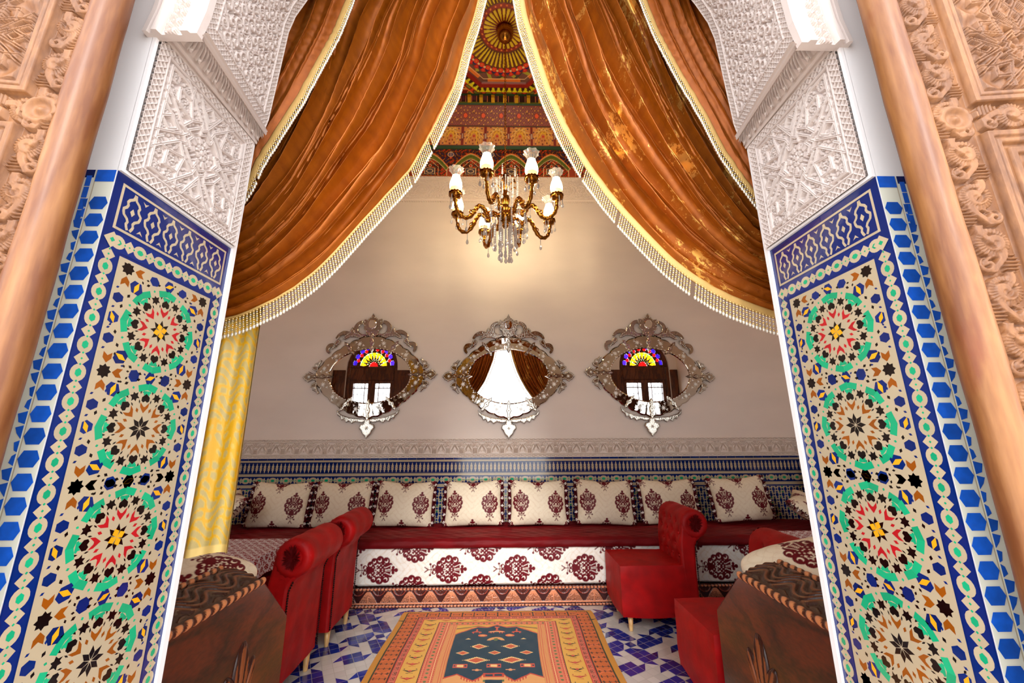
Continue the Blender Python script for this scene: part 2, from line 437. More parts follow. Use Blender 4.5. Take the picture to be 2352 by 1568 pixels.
# ---------------- floor: white zellige with cobalt clusters
F_w = mat('floor_tile_white', lin(214,208,200), .16, island=.10, coat=.3, bump=.04, bscale=20)
F_b = mat('floor_tile_blue', lin(22,46,140), .13, island=.3, coat=.4, noise=.12, nscale=50)
F_g = mat('floor_grout', lin(178,172,160), .8)
b = MB(); b.box(XL-.15, XR+.15, .9, YB+.15, -.12, -.001); struct(b.build('floor', F_g))
pb = PB(); S = .060; A = math.radians(28); L9 = 8
tmpl_sq = [(2,-1),(3,-1),(2,0),(3,0),(1,-1)]
tmpl_tri = [[(4,-1),(4,0),(5,0)],[(1,0),(2,0),(2,1)],[(3,1),(4,1),(3,2)]]
def r4(p, k):
    x, y = p
    for _ in range(k): x, y = -y, x
    return (x, y)
ca, sa = math.cos(A), math.sin(A)
occ = {}
def put(cx, cy, k, off):
    for (x, y) in tmpl_sq:
        q = [r4((x+a+off-.5, y+b_-.5), k) for a, b_ in ((0,0),(1,0),(1,1),(0,1))]
        occ[(cx, cy, k, x, y)] = [(cx+a, cy+b_) for a, b_ in q]
    for t, tr in enumerate(tmpl_tri):
        occ[(cx, cy, k, 't', t)] = [(cx+a, cy+b_) for a, b_ in [r4((a+off-.5, b2-.5), k) for a, b2 in tr]]
blue = []
def shrink(P, f=.94, d=.035):
    P = np.array(P, float)
    if area2(P) < 0: P = P[::-1]
    return inset(P, d)
for ci in range(-9, 11):
    for cj in range(-7, 12):
        for (ox, oy, tp) in ((0,0,0),(4,4,1)):
            cx, cy = ci*L9+ox, cj*L9+oy
            occ = {}
            if tp == 0:
                for k in range(4): put(cx, cy, k, 0)
            else:
                for (x, y) in ((0,0),(1,0),(0,1),(1,1)): occ[(x,y)] = [(cx+x-.5,cy+y-.5),(cx+x+.5,cy+y-.5),(cx+x+.5,cy+y+.5),(cx+x-.5,cy+y+.5)]
                occ['a'] = [(cx-.5,cy+.5),(cx-.5,cy+1.5),(cx-1.5,cy+.5)]; occ['b'] = [(cx+1.5,cy+.5),(cx+1.5,cy-.5),(cx+2.5,cy+.5)]
            Q = list(occ.values())
            if tp == 0: Q.append([(cx-.5,cy-.5),(cx+.5,cy-.5),(cx+.5,cy+.5),(cx-.5,cy+.5)])
            blue += Q
def toW(P):
    return np.array([((x*ca-y*sa)*S, 2.6+(x*sa+y*ca)*S) for x, y in P])
cells = set()
for i in range(-72, 73):
    for j in range(-52, 53):
        P = toW([(i-.5,j-.5),(i+.5,j-.5),(i+.5,j+.5),(i-.5,j+.5)])
        if P[:,0].max() < XL or P[:,0].min() > XR or P[:,1].max() < .92 or P[:,1].min() > YB: continue
        P = toW(shrink([(i-.5,j-.5),(i+.5,j-.5),(i+.5,j+.5),(i-.5,j+.5)]))
        pb.add(P, 0, 1)
for q in blue:
    P = toW(shrink(q))
    if P[:,0].max() < XL or P[:,0].min() > XR or P[:,1].max() < .92 or P[:,1].min() > YB: continue
    pb.add(P, 1, 2)
struct(pb.build('floor_tiles', lambda u, v, h: np.stack([u, v, h-.0012], -1), [F_w, F_b], dh=.0006, clip=(XL, .9, XR, YB)))

# ---------------- zellige pieces
def stroke(pb, pts, w, m, h=2):
    pts = np.asarray(pts, float)
    T = np.gradient(pts, axis=0); T /= np.linalg.norm(T, axis=1)[:, None]; N_ = np.stack([-T[:,1], T[:,0]], -1)
    a, c = pts+N_*w, pts-N_*w
    for i in range(len(pts)-1): pb.add([a[i], a[i+1], c[i+1], c[i]], m, h)

def chain(pb, p0, p1, half, per, m_ground, m_line, m_dot, h=1, nd=1):
    """ribbon of ovals and diamonds from p0 to p1"""
    p0, p1 = np.array(p0, float), np.array(p1, float); L = np.linalg.norm(p1-p0); t = (p1-p0)/L; n = np.array([-t[1], t[0]])
    k = max(1, round(L/per)); per = L/k
    T = lambda P, c: [p0+t*(c+x)+n*y for x, y in P]
    pb.add(T([(0,-half),(L,-half),(L,half),(0,half)], 0), m_ground, h)
    for i in range(k):
        c = (i+.25)*per; a = per*.31; w = half*.74
        pb.add(T([(a*math.cos(q)*1.0, w*math.sin(q)) for q in np.linspace(0, 2*PI, 17)[:-1]], c), m_line, h+1)
        pb.add(T([(a*.52*(1 if q < 1 else -1)*(1-abs(s)), w*.42*s) for q, s in ((0,0),(0,1),(2,0),(0,-1))] if 0 else
                 [(a*.5,0),(a*.22,w*.38),(-a*.22,w*.38),(-a*.5,0),(-a*.22,-w*.38),(a*.22,-w*.38)], c), m_dot, h+2)
        dd = per*.24
        for j in range(nd):
            c2 = c+per*.5+(j-(nd-1)/2)*per*.28; w2 = half*.72
            pb.add(T([(dd/nd*1.15,0),(0,w2),(-dd/nd*1.15,0),(0,-w2)], c2), m_line, h+1)
        g = per*.045
        for c2 in np.linspace(c+a*.95, c+per-a*.95, 3 if nd == 1 else 4):
            pb.add(T([(g,0),(0,g),(-g,0),(0,-g)], c2), m_dot, h+2)

def medallion(pb, cx, cy, Rr, kind, clip=None, h=2):
    ink = [RD, BR, RD, BR][kind]
    for k in range(8):
        a = PI/2+k*PI/4
        def P(pts, m, hh=h, off=0): pb.add(rot(pts, a+off, cx, cy, Rr), m, hh)
        P([(.02,0),(.14,.055),(.27,0),(.14,-.055)], BK)
        if k % 2 == 0 and kind % 2 == 0: P([(.0,0),(.10,.075),(.19,0.0),(.10,-.075)], YE, h+1, PI/8)
        P([(.33,0),(.46,.10),(.57,.115),(.47,0.02),(.47,-.02),(.57,-.115),(.46,-.10)], ink)
        P([(.36,0),(.42,.035),(.48,0),(.42,-.035)], ink, off=PI/8)
        P([(.60,0),(.565,.05),(.60,.10),(.68,.10),(.76,0),(.68,-.10),(.60,-.10),(.565,-.05)], BK)
        P([(.62,0),(.68,.035),(.66,.10),(.73,.07),(.80,.10),(.79,.03),(.84,0),(.79,-.03),(.80,-.10),(.73,-.07),(.66,-.10),(.68,-.035)], BK, off=PI/8)
        for s in (1, -1):
            P([(.53,s*.135),(.58,s*.16),(.63,s*.15),(.58,s*.125)], BK)
            P([(.74,s*.145),(.79,s*.17),(.86,s*.15),(.80,s*.125)], BK)
            P([(1.0,0),(.845,s*.0),(.785,s*.205),(.925,s*.255)], GR)
            P([(.82,0),(.765,s*.0),(.72,s*.065),(.80,s*.11)] if 0 else [(.86-.04,0),(.76,0),(.71,s*.07),(.76,s*.075),(.78,s*.115),(.82,s*.09)], GR)
        P([(.90,0),(.935,.03),(.97,0),(.935,-.03)], GR, off=PI/8)
        for q in range(3):
            off = (q+.5)*PI/12-PI/8
            P([(1.045,0),(1.08,.05),(1.115,0),(1.08,-.05)] if q != 1 else [(1.06,0),(1.085,.022),(1.11,0),(1.085,-.022)], BK if q != 1 else BL, off=off)

def hexa(pb, cx, cy, a, s, yel, h=2):
    pb.add(rot([(-1,-.45),(0,-1.0),(1,-.45),(1,.45),(0,1.0),(-1,.45)], a, cx, cy, s), BL, h)
    if yel: pb.add(rot([(0,-.95),(.38,0),(0,.95),(-.38,0)], a+.4, cx, cy, s), YE, h+1)

def jamb_tiles(name, sx):
    pb = PB(); Wd = .381; top = 1.944
    pb.rect(0, 0, Wd, top, BL, 0)
    for i in range(9): pb.rect(i*Wd/9+.001, top-.019, (i+1)*Wd/9-.001, top-.001, BL, 1)
    # interlace band
    for (a, b_, c, d) in ((.018,1.918,.364,1.924),(.018,1.812,.364,1.818),(.018,1.812,.024,1.924),(.358,1.812,.364,1.924)): pb.rect(a, b_, c, d, CR, 1)
    nn = 6; pw = .330/nn
    for i in range(nn):
        c = .026+pw*(i+.5)
        for s in (1, -1):
            zz = np.linspace(0, 1, 15); x = c+s*pw*(.20+.14*np.cos(zz*2*PI)*-1+.05*np.sign(np.sin(zz*6*PI)))
            stroke(pb, np.stack([x, 1.822+zz*.092], -1), .0032, CR, 1)
        pb.add([(c,1.858),(c+.006,1.868),(c,1.878),(c-.006,1.868)], CR, 1)
        e = c+pw*.5
        if i < nn-1:
            pb.add([(e-.008,1.825),(e,1.836),(e+.008,1.825),(e,1.829)], CR, 1); pb.add([(e-.008,1.911),(e,1.900),(e+.008,1.911),(e,1.907)], CR, 1)
    # chain round the field
    h = .0215
    chain(pb, (.0235, 0), (.0235, 1.765), h, .058, BL, CR, GR, 1)
    chain(pb, (.359, 0), (.359, 1.765), h, .058, BL, CR, GR, 1)
    chain(pb, (.024, 1.785), (.358, 1.785), h, .056, BL, CR, GR, 1)
    for x in (.0235, .359): pb.add([(x-.019,1.785),(x,1.804),(x+.019,1.785),(x,1.766)], CR, 3); pb.add([(x-.006,1.785),(x,1.791),(x+.006,1.785),(x,1.779)], GR, 4)
    # medallion field
    fx0, fx1, ft = .0485, .334, 1.757
    pb.rect(fx0, 0, fx1, ft, CR, 1.5)
    cx = (fx0+fx1)/2; hw = (fx1-fx0)/2-.006; tmp = PB(); cz = 1.617; per = .2395; k = 0
    while cz > .0:
        medallion(tmp, cx, cz, .108, k % 2)
        for sy in (1, -1):
            if k > 0 or sy < 0 or True:
                hexa(tmp, cx, cz+sy*.1198, PI/2, .0145, True)
                for s in (1, -1):
                    hexa(tmp, cx+s*.044, cz+sy*.1170, .3*s, .0125, False)
                    hexa(tmp, cx+s*.087, cz+sy*.083, s*sy*.7, .0165, True)
                    px = cx+s*(hw-.020); pz = cz+sy*.1198
                    tmp.add(star(8, .0165, .0115, px, pz), BK, 2)
                    for (dx, dz, a) in ((0,-sy*.031,-sy*PI/2),(-s*.031,0,PI if s > 0 else 0)):
                        tmp.add(rot([(-.0115,-.010),(-.004,0),(-.0115,.010),(.002,.010),(.0125,0),(.002,-.010)], a+PI, px+dx, pz+dz, 1), BR, 2)
                    hexa(tmp, cx+s*(hw-.012), cz+sy*.047, 0, .0125, False)
                    for q in range(3):
                        a = q*2.1+k; tmp.add(rot([(-.5,0),(0,.32),(.5,0),(0,-.32)], a, cx+s*(.062+.012*q), cz+sy*(.112-.010*q), .0085), BK, 2)
        for q in range(24):
            a = 2*PI*(q+.5)/24; tmp.add(rot([(-.5,0),(0,.30),(.5,0),(0,-.30)], a+PI/4*(-1)**q, cx+.1285*math.cos(a), cz+.1285*math.sin(a), .0085), BK if q % 3 else BL, 1.6)
        for s in (1, -1):
            hexa(tmp, cx+s*(hw-.010), cz, 0, .0145, True)
            for dz in (.024, -.024, .07, -.07): tmp.add(rot([(-.5,0),(0,.3),(.5,0),(0,-.3)], .5, cx+s*(hw-.006), cz+dz, .009), BL, 2)
        cz -= per; k += 1
    for P, m, hh in zip(tmp.P, tmp.M, tmp.H):
        Q = clip_rect(P if area2(P) > 0 else P[::-1], fx0+.007, 0, fx1-.007, ft-.007)
        if len(Q) > 2: pb.add(Q, m, hh)
    f = lambda u, v, h_: np.stack([sx*(JX-.0012-h_), Y0+u, v], -1)
    return struct(pb.build(name, f, TL, dh=.0004))
jamb_tiles('wall_left_jamb_tiles', -1); jamb_tiles('wall_right_jamb_tiles', 1)

def front_tiles(name, sx):
    pb = PB(); top = 1.944
    pb.rect(.876, 0, .918, top, WH, 0); pb.rect(.9175, 0, .920, top, GT, 0); pb.rect(.920, 0, 1.10, top, WH, 0)
    pb.rect(.876, top-.03, .918, top, AZ, 1)
    p = .0418; n = int((top-.03)/p)
    for i in range(n):
        z = (i+.5)*p; c = .897
        pb.add([(c-.0205,z),(c-.0125,z-.0155),(c+.0125,z-.0155),(c+.0205,z),(c+.0125,z+.0155),(c-.0125,z+.0155)], AZ, 1)
    z1 = 1.815
    pb.rect(.922, top-.02, 1.1, top, BL, 1)
    for i in range(4): pb.rect(.926, z1+i*.029, .938, z1+i*.029+.027, AZ, 1)
    # wide ribbon: cobalt edge pieces, white waves, green lozenges
    per = .104; z = 0; c = .952; k = .68
    pb.rect(.921, 0, 1.011, z1, WH, 1)
    while z < z1:
        for s in (1, -1):
            e = c+s*.045*k
            pb.add([(e,z+.001),(c+s*.030*k,z+.012),(c+s*.022*k,z+.023),(e,z+.027)], AZ, 2)
            pb.add([(e,z+.029),(c+s*.026*k,z+.033),(c+s*.018*k,z+.049),(e,z+.054)], AZ, 2)
            pb.add([(e,z+.056),(c+s*.030*k,z+.062),(c+s*.034*k,z+.074),(e,z+.079)], AZ, 2)
            pb.add([(e,z+.081),(c+s*.036*k,z+.084),(c+s*.030*k,z+.099),(e,z+.103)], AZ, 2)
        pb.add([(c,z+.068),(c+.009,z+.083),(c,z+.103),(c-.009,z+.083)], DG, 2)
        for q in (.004,.018,.032,.046,.059): pb.add([(c,z+q),(c+.005,z+q+.006),(c,z+q+.012),(c-.005,z+q+.006)], DG, 2)
        z += per
    f = lambda u, v, h_: np.stack([sx*u, Y0-.0006-h_, v], -1)
    return struct(pb.build(name, f, TL, dh=.0005, clip=(.876, 0, 1.10, top)))
front_tiles('wall_front_tiles_left', -1); front_tiles('wall_front_tiles_right', 1)

# ---------------- carved plaster
def lattice(U, V, w, p=.0105, lw=.0016):
    """crossing diamond fretwork"""
    a = np.abs(((U+V)/p/1.4142+.5) % 1-.5)*p; c = np.abs(((U-V)/p/1.4142+.5) % 1-.5)*p
    return np.minimum(a, c) < lw
def lattice_h(U, V, p=.013, lw=.0022):
    a = np.abs(((U+V)/p/1.4142+.5) % 1-.5)*p; c = np.abs(((U-V)/p/1.4142+.5) % 1-.5)*p
    return 1-sst(np.minimum(a, c), lw*.6, lw*1.5)

def carved_square(U, V, w, h):
    """height field in 0..1: fretwork border, double fillet, eight-point strapwork filled with leaves"""
    H = np.zeros(U.shape); ed = np.minimum(np.minimum(U, w-U), np.minimum(V, h-V))
    H = np.where(ed < .028, lattice_h(U, V), H)
    H = np.where(ed < .003, 1, H)
    fil = (1-sst(np.abs(ed-.0315), .0022, .0038)); H = np.maximum(H, fil)
    s = np.maximum(w, h)/2-.036
    X, Z = (U-w/2)/(w/2-.036), (V-h/2)/(h/2-.036); inn = ed > .036
    x, z = np.abs(X), np.abs(Z); sw = z > x; a = np.where(sw, z, x); b_ = np.where(sw, x, z)
    d = np.full(U.shape, 9.)
    segs = [((.36,0),(.28,.12)),((.28,.12),(.40,.16)),((.40,.16),(.28,.28)),
            ((.47,0),(.38,.10)),((.38,.10),(.52,.15)),((.52,.15),(.37,.37)),
            ((.50,0),(1,.30)),((.52,.15),(1,.62)),((.37,.37),(.70,.45)),((.70,.45),(1,.45)),((.70,.45),(.72,.72)),
            ((.62,0),(.78,.13)),((.94,.0),(.94,1)),((.78,.13),(.94,.0)),((.84,.30),(.94,.40))]
    for p, q in segs: d = np.minimum(d, segd(a, b_, p, q))
    strap = 1-sst(d, .018, .034); groove = sst(d, .0, .010)*.25+.75
    # leaves: ribbed lobes gathered round several roots
    leaf = np.zeros(U.shape)
    for (cx, cy, r, n) in ((0,0,.27,10),(.62,.24,.13,7),(.84,.14,.10,6),(.55,.55,.15,7),(.84,.84,.12,6),(.83,.55,.12,7)):
        dx, dy = a-cx, b_-cy; rr = np.hypot(dx, dy)/r; th = np.arctan2(dy, dx)
        pet = np.abs(np.cos(th*n/2+(rr > .55)*PI/2)); lobe = (rr < .98)
        fing = sst(pet, .28, .62)*(1-.5*(1-sst(np.abs(np.sin(th*n/2)), .03, .12)))
        ringg = 1-(1-sst(np.abs(rr-.55), .03, .07))-(1-sst(np.abs(rr-.20), .02, .06))
        leaf = np.maximum(leaf, np.where(lobe, np.clip(fing*ringg, 0, 1)*(1-.25*rr), 0))
        leaf = np.maximum(leaf, np.where(rr < .15, 1, 0))
    bgp = .8*sst(np.sin(X*42+2*np.sin(Z*15))*np.sin(Z*42+2*np.sin(X*15)), .05, .4)
    I = np.maximum(np.maximum(leaf*.85, bgp*.8), strap*groove)
    H = np.where(inn, I, H); return np.clip(H, 0, 1)

def arabesque(U, V):
    """dense overlapping scrolls"""
    X, Y = U*1.0, V*1.0
    f = np.zeros(U.shape)
    for (p, ox, oy, n) in ((.062,0,0,1),(.062,.031,.031,-1)):
        cx = (X+ox) % p-p/2; cy = (Y+oy) % p-p/2; r = np.hypot(cx, cy)/(p/2); th = np.arctan2(cy, cx)
        sp = np.cos(n*th*1+r*9.5+np.floor((X+ox)/p)*1.7+np.floor((Y+oy)/p)*2.3)
        f = np.maximum(f, sst(sp, .1, .6)*(r < 1.02)*(1-.3*r))
    g = np.cos((X*.8+.012*np.sin(Y*80))*360)*np.cos((Y+.010*np.sin(X*95))*330)
    return np.clip(np.maximum(f, sst(g, .25, .6)*.75), 0, 1)

def leafband(S_, T_, p=.034):
    """row of curled leaves; T 0..1 across"""
    ph = (S_/p+1.15*T_**1.4) % 1
    leaf = np.abs(ph-.5)*2; body = 1-sst(leaf, .45+.25*T_, .62+.28*T_)
    rib = .55+.45*np.cos(ph*2*PI*3+T_*5)
    eye = np.hypot((ph-.5)*p, (T_-.28)*.05) < .005
    H = body*rib*sst(T_, .06, .16)*(1-sst(T_, .86, .96)); return np.where(eye, 1, H)

def jamb_carving(sx):
    w, h = .372, .392; nu, nv = 300, 320
    u = np.linspace(0, w, nu); v = np.linspace(0, h, nv); U, V = np.meshgrid(u, v, indexing='ij')
    H = carved_square(U, V, w, h)
    P = np.stack([sx*(JX-.0005-H*.0155), Y0+.008+U, 1.950+V], -1)
    struct(grid('wall_carving', P, M_carv, smooth=True)).name = 'wall_%s_carving' % ('left' if sx < 0 else 'right')
for s in (-1, 1): jamb_carving(s)
# cut-outs behind the carvings so that the sunk ground shows: thin reveal strips
b = MB()
for s in (-1, 1):
    x0, x1 = (-JX-.0005, -JX+.009) if s < 0 else (JX-.009, JX+.0005)
    b.box(x0, x1, Y0, Y0+.008, 1.944, 2.34); b.box(x0, x1, Y0+.381, Y1+.001, 0, 2.345); b.box(x0, x1, Y0+.0082, Y0+.3808, 1.9442, 1.9515)
    b.box(x0, x1, Y0, Y1, 2.342, 2.35)
struct(b.build('trim_1', M_white))

# inclined moulding carrying the upper stage, wider at the front
def corner(sx, t):   # t 0 front .. 1 rear : lower line and upper line
    lo = np.array([sx*(JX-.002), Y0+(Y1-Y0)*t, 2.345]); up = np.array([sx*(.745+(.832-.745)*t), Y0+(Y1-Y0)*t, 2.352+.058*t]); return lo, up
def moulding(sx):
    nu, nv = 330, 60; ts = np.linspace(0, 1, nu); P = np.zeros((nu, nv, 3))
    for i, t in enumerate(ts):
        lo, up = corner(sx, t); q = np.linspace(0, 1, nv)[:, None]; P[i] = lo+(up-lo)*q
    T_, Q = np.meshgrid(ts*(Y1-Y0), np.linspace(0, 1, nv), indexing='ij')
    H = np.where((Q > .30) & (Q < .80), leafband(T_, (Q-.30)/.5), 0)
    prof = np.where(Q < .05, .004, np.where(Q < .13, .010, np.where(Q < .2, .002, np.where(Q < .29, .012, np.where(Q > .82, .016, .001)))))
    prof += np.where(Q > .93, -.006, 0)
    n = np.array([-sx*.25, 0, -.97])
    P = P+n*(prof+H*.015)[..., None]
    return struct(grid('trim_moulding', P, M_carv))
for s in (-1, 1): moulding(s).name = 'trim_%d' % (2 if s < 0 else 3)

# intrados of the arch with its carving, and the moulded front edge
ax = np.array([p[0] for p in ARC]); az = np.array([p[1] for p in ARC]); al = np.concatenate([[0], np.cumsum(np.hypot(np.diff(ax), np.diff(az)))])
def arc_at(s): return np.interp(s, al, ax), np.interp(s, al, az)
def intrados(sx):
    L1 = al[-1]; nu, nv = 640, 240
    s_ = np.concatenate([np.linspace(.03, .95, 560), np.linspace(.955, L1, 80)]); t = np.linspace(0, 1, nv)
    S_, T_ = np.meshgrid(s_, t, indexing='ij'); xr, zr = arc_at(S_)
    xf = xr*.897; x = xf+(xr-xf)*T_; z = zr+(-.055)*(1-T_)
    wv = T_*.40; ed = np.minimum(wv, .40-wv); ed = np.minimum(ed, S_-.03)
    H = arabesque(wv, S_); H = np.where(ed < .036, np.maximum(lattice_h(wv, S_, .012, .002)*.9, 0), H)
    H = np.where((np.abs(ed-.038) < .0025) | (ed < .003), 1, H); H = np.where(S_ > 1.0, .8, H)
    dx = np.gradient(xr, axis=0); dz = np.gradient(zr, axis=0); nl = np.hypot(dx, dz)+1e-9; nx, nz = dz/nl, -dx/nl
    x = x+(-nx)*(H-1)*-.0+(-1)*(H-1)*.012*-1*0
    X = sx*(x+(1-H)*.018); P = np.stack([X, Y0+T_*(Y1-Y0), z], -1)
    return struct(grid('wall_front_arch', P, M_carv))
for s in (-1, 1): intrados(s).name = 'wall_front_arch_%s' % ('left' if s < 0 else 'right')
def archivolt(sx):
    # from the inner front edge outwards: fillet, carved leaves, double roll
    nu, nv = 500, 50; s_ = np.linspace(.0, al[-1], nu); q = np.linspace(0, 1, nv); S_, Q = np.meshgrid(s_, q, indexing='ij')
    xr, zr = arc_at(S_); xi = xr*.897; zi = zr-.055
    x = xi+Q*.130+(S_ < .0)*0; z = zi+Q*.05*np.clip((S_-.6)/1.0, 0, 1)
    H = np.where((Q > .34) & (Q < .66), leafband(S_, (Q-.34)/.32, .030)*.010, 0)
    prof = np.where(Q < .14, .012, np.where(Q < .30, .018, np.where(Q < .7, .006, np.where(Q < .82, .020, np.where(Q < .9, .010, .016)))))
    P = np.stack([sx*x, Y0-.001-prof-H, z], -1)
    # return of the moulding under the front edge
    bot = P[0].copy(); b2 = bot.copy(); b2[:,1] = Y0+.01
    P = np.concatenate([b2[None], P], 0)
    inner = P[:, :1].copy(); inner[:, :, 1] = Y0+.005; P = np.concatenate([inner, P], 1)
    return struct(grid('trim_arch', P, M_carv, smooth=False))
for s in (-1, 1): archivolt(s).name = 'trim_%d' % (4 if s < 0 else 5)

# ---------------- dado and friezes round the room
def dado(name, Lw, f, z0=.30):
    pb = PB(); pb.rect(0, 0, Lw, 1.148, CR, 0)
    n = int(Lw/.10)
    for i in range(n+1): pb.rect(i*.1+.001, 1.128, min(i*.1+.099, Lw), 1.147, BL, 1)
    pb.rect(0, .992, Lw, 1.108, BL, 1)
    p = .0425
    for i in range(int(Lw/p)):
        c = (i+.5)*p
        P = [(0,.003),(.007,.02),(.006,.03),(.014,.034),(.010,.050),(.016,.055),(.010,.061),(.014,.077),(.006,.081),(.007,.091),(0,.108),(-.007,.091),(-.006,.081),(-.014,.077),(-.010,.061),(-.016,.055),(-.010,.050),(-.014,.034),(-.006,.03),(-.007,.02)]
        pb.add([(c+x, .994+z) for x, z in P], CR, 2); pb.add(star(4, .0045, .003, c, 1.049), BR, 3)
    pb.rect(0, .986, Lw, .9885, BL, 1)
    chain(pb, (0, .922), (Lw, .922), .043, .142, BL, CR, GR, 1, nd=2)
    pb.rect(0, .835, Lw, .848, BL, 1)
    z = .80; r = 0
    while z > z0:
        for i in range(int(Lw/.066)+1):
            c = (i+(.5 if r % 2 else 0))*.066
            pb.add([(c,z-.030),(c+.017,z),(c,z+.030),(c-.017,z)], BL, 1)
            pb.add([(c+.033,z-.012),(c+.045,z),(c+.033,z+.012),(c+.021,z)], BL, 1)
            for s in (1,-1): pb.add([(c+.020,z+s*.026),(c+.033,z+s*.018),(c+.046,z+s*.026),(c+.033,z+s*.036)], DG if (i+r) % 3 == 0 else BL, 1)
        z -= .056; r += 1
    return struct(pb.build(name, f, TL, dh=.0006, clip=(0, 0, Lw, 1.148)))
LW = XR-XL; LD = YB-Y1
dado('wall_back_tiles', LW, lambda u, v, h: np.stack([XL+u, YB-.001-h, v], -1))
dado('wall_left_tiles', LD, lambda u, v, h: np.stack([XL+.001+h, Y1+u, v], -1))
dado('wall_right_tiles', LD, lambda u, v, h: np.stack([XR-.001-h, YB-u, v], -1))

def frieze_h(U, V, hh):
    """lower frieze: fans over hatched boxes with keyhole leaves between; V 0..hh"""
    p = .148; x = (U % p)-p/2; H = np.ones(U.shape)*.9
    def cut(m, d=0.): H[m] = d
    for z0 in (0, hh-.034):
        zz = V-z0-.017; q = ((U % .048)-.024)
        cut((np.abs(np.abs(zz)-.009*np.cos(q/.024*PI/2)) < .0020) & (np.abs(zz) < .014), .1)
        cut((np.hypot(q-.024, zz) < .003) | (np.hypot(q+.024, zz) < .003), .1)
    for z in (.036, hh-.038): cut(np.abs(V-z) < .0018, .1)
    r = np.hypot(x, V-.108); th = np.arctan2(V-.108, x)
    fan = (r > .012) & (r < .062) & (V > .112) & (V < hh-.043)
    cut(fan & (np.abs(((th/(PI/9)) % 1)-.5) > .30), .1)
    cut((np.abs(np.abs(x)-(.020+(V-.095)*.75)) < .002) & (V > .095) & (V < .145), .1)
    cut((np.abs(np.abs(x)-.022) < .0018) & (V > .042) & (V < .098), .1); cut((np.abs(V-.098) < .0018) & (np.abs(x) < .03), .1)
    box = (np.abs(x) < .018) & (V > .046) & (V < .092); cut(box & (np.abs((((x+V)/.009) % 1)-.5) > .33), .15); cut(box & (np.abs((((x-V)/.009) % 1)-.5) > .33), .15)
    y = p/2-np.abs(x)
    for k in (.0, .012, .022): cut((np.abs(y-np.clip((.145-k-V)*.55, 0, .040-k)) < .0016) & (V > .045+k) & (V < .142-k), .1)
    cut((np.hypot(y, V-.07) < .007), .2)
    return H
def frieze(name, Lw, f, z0, z1, hf, step=.0035, depth=.016, nv=70):
    u = np.linspace(0, Lw, int(Lw/step)); v = np.linspace(0, z1-z0, nv); U, V = np.meshgrid(u, v, indexing='ij')
    H = hf(U, V, z1-z0); return struct(grid(name, f(U, z0+V, .004+H*depth), M_friz, smooth=False))
fb = lambda u, v, h: np.stack([XL+u, YB-h, v], -1)
fl = lambda u, v, h: np.stack([XL+h, Y1+u, v], -1)
fr = lambda u, v, h: np.stack([XR-h, Y1+u, v], -1)
frieze('trim_6', LW, fb, 1.149, 1.350, frieze_h, .003)
frieze('trim_7', LD, fl, 1.149, 1.350, frieze_h, .006, nv=40); frieze('trim_8', LD, fr, 1.149, 1.350, frieze_h, .006, nv=40)
def frieze_up(U, V, hh):
    p = .62; x = (U % p)-p/2; H = np.ones(U.shape)*.85; c = hh/2
    def cut(m, d=.1): H[m] = d
    for z in (.03, .045, hh-.03, hh-.045): cut(np.abs(V-z) < .003)
    for z in (.015, hh-.015): cut((np.abs((((U+V)/.03) % 1)-.5) > .35) & (np.abs(V-z) < .011))
    e = np.hypot(x/.25, (V-c)/.115); cut(np.abs(e-1) < .025); cut(np.abs(e-.86) < .02)
    y = p/2-np.abs(x); e2 = np.hypot(y/.05, (V-c)/.05); cut(np.abs(e2-1) < .08)
    g = np.cos((x+.03*np.sin(V*50))*90)*np.cos((V-c)*75+1.5*np.cos(x*25)); ins = (V > .05) & (V < hh-.05)
    cut(ins & (np.abs(g) < .12) & ((e < .84) | (e > 1.04)))
    return H
frieze('trim_9', LW, fb, 4.262, 4.640, frieze_up, .006, .014, 70)
frieze('trim_10', LD, fl, 4.262, 4.640, frieze_up, .012, .006, 40); frieze('trim_11', LD, fr, 4.262, 4.640, frieze_up, .012, .006, 40)
# ============================================================= painted ceiling
M_paint = mat('painted_wood', vcol=True, rough=.42, coat=.15)
M_plank = mat('painted_wood_plain', lin(120,50,22), .5, noise=.2, nscale=3)
maroon, dkred, gold_, orange, green_, olive, navy, cream_, mauve, brickr = [lin(*c) for c in ((58,16,12),(120,26,16),(236,176,40),(214,116,44),(30,70,34),(104,118,44),(40,34,84),(226,190,140),(128,66,56),(190,52,28))]
tan_ = lin(190,124,62)
b = MB(); b.box(XL-.15, XR+.15, Y0, YB+.15, 5.63, 5.75); struct(b.build('ceiling', M_plank))
PROF = [((.0,4.640),(.02,5.055)),((.04,5.085),(.15,5.285)),((.155,5.29),(.295,5.475)),((.31,5.49),(.315,5.60))]

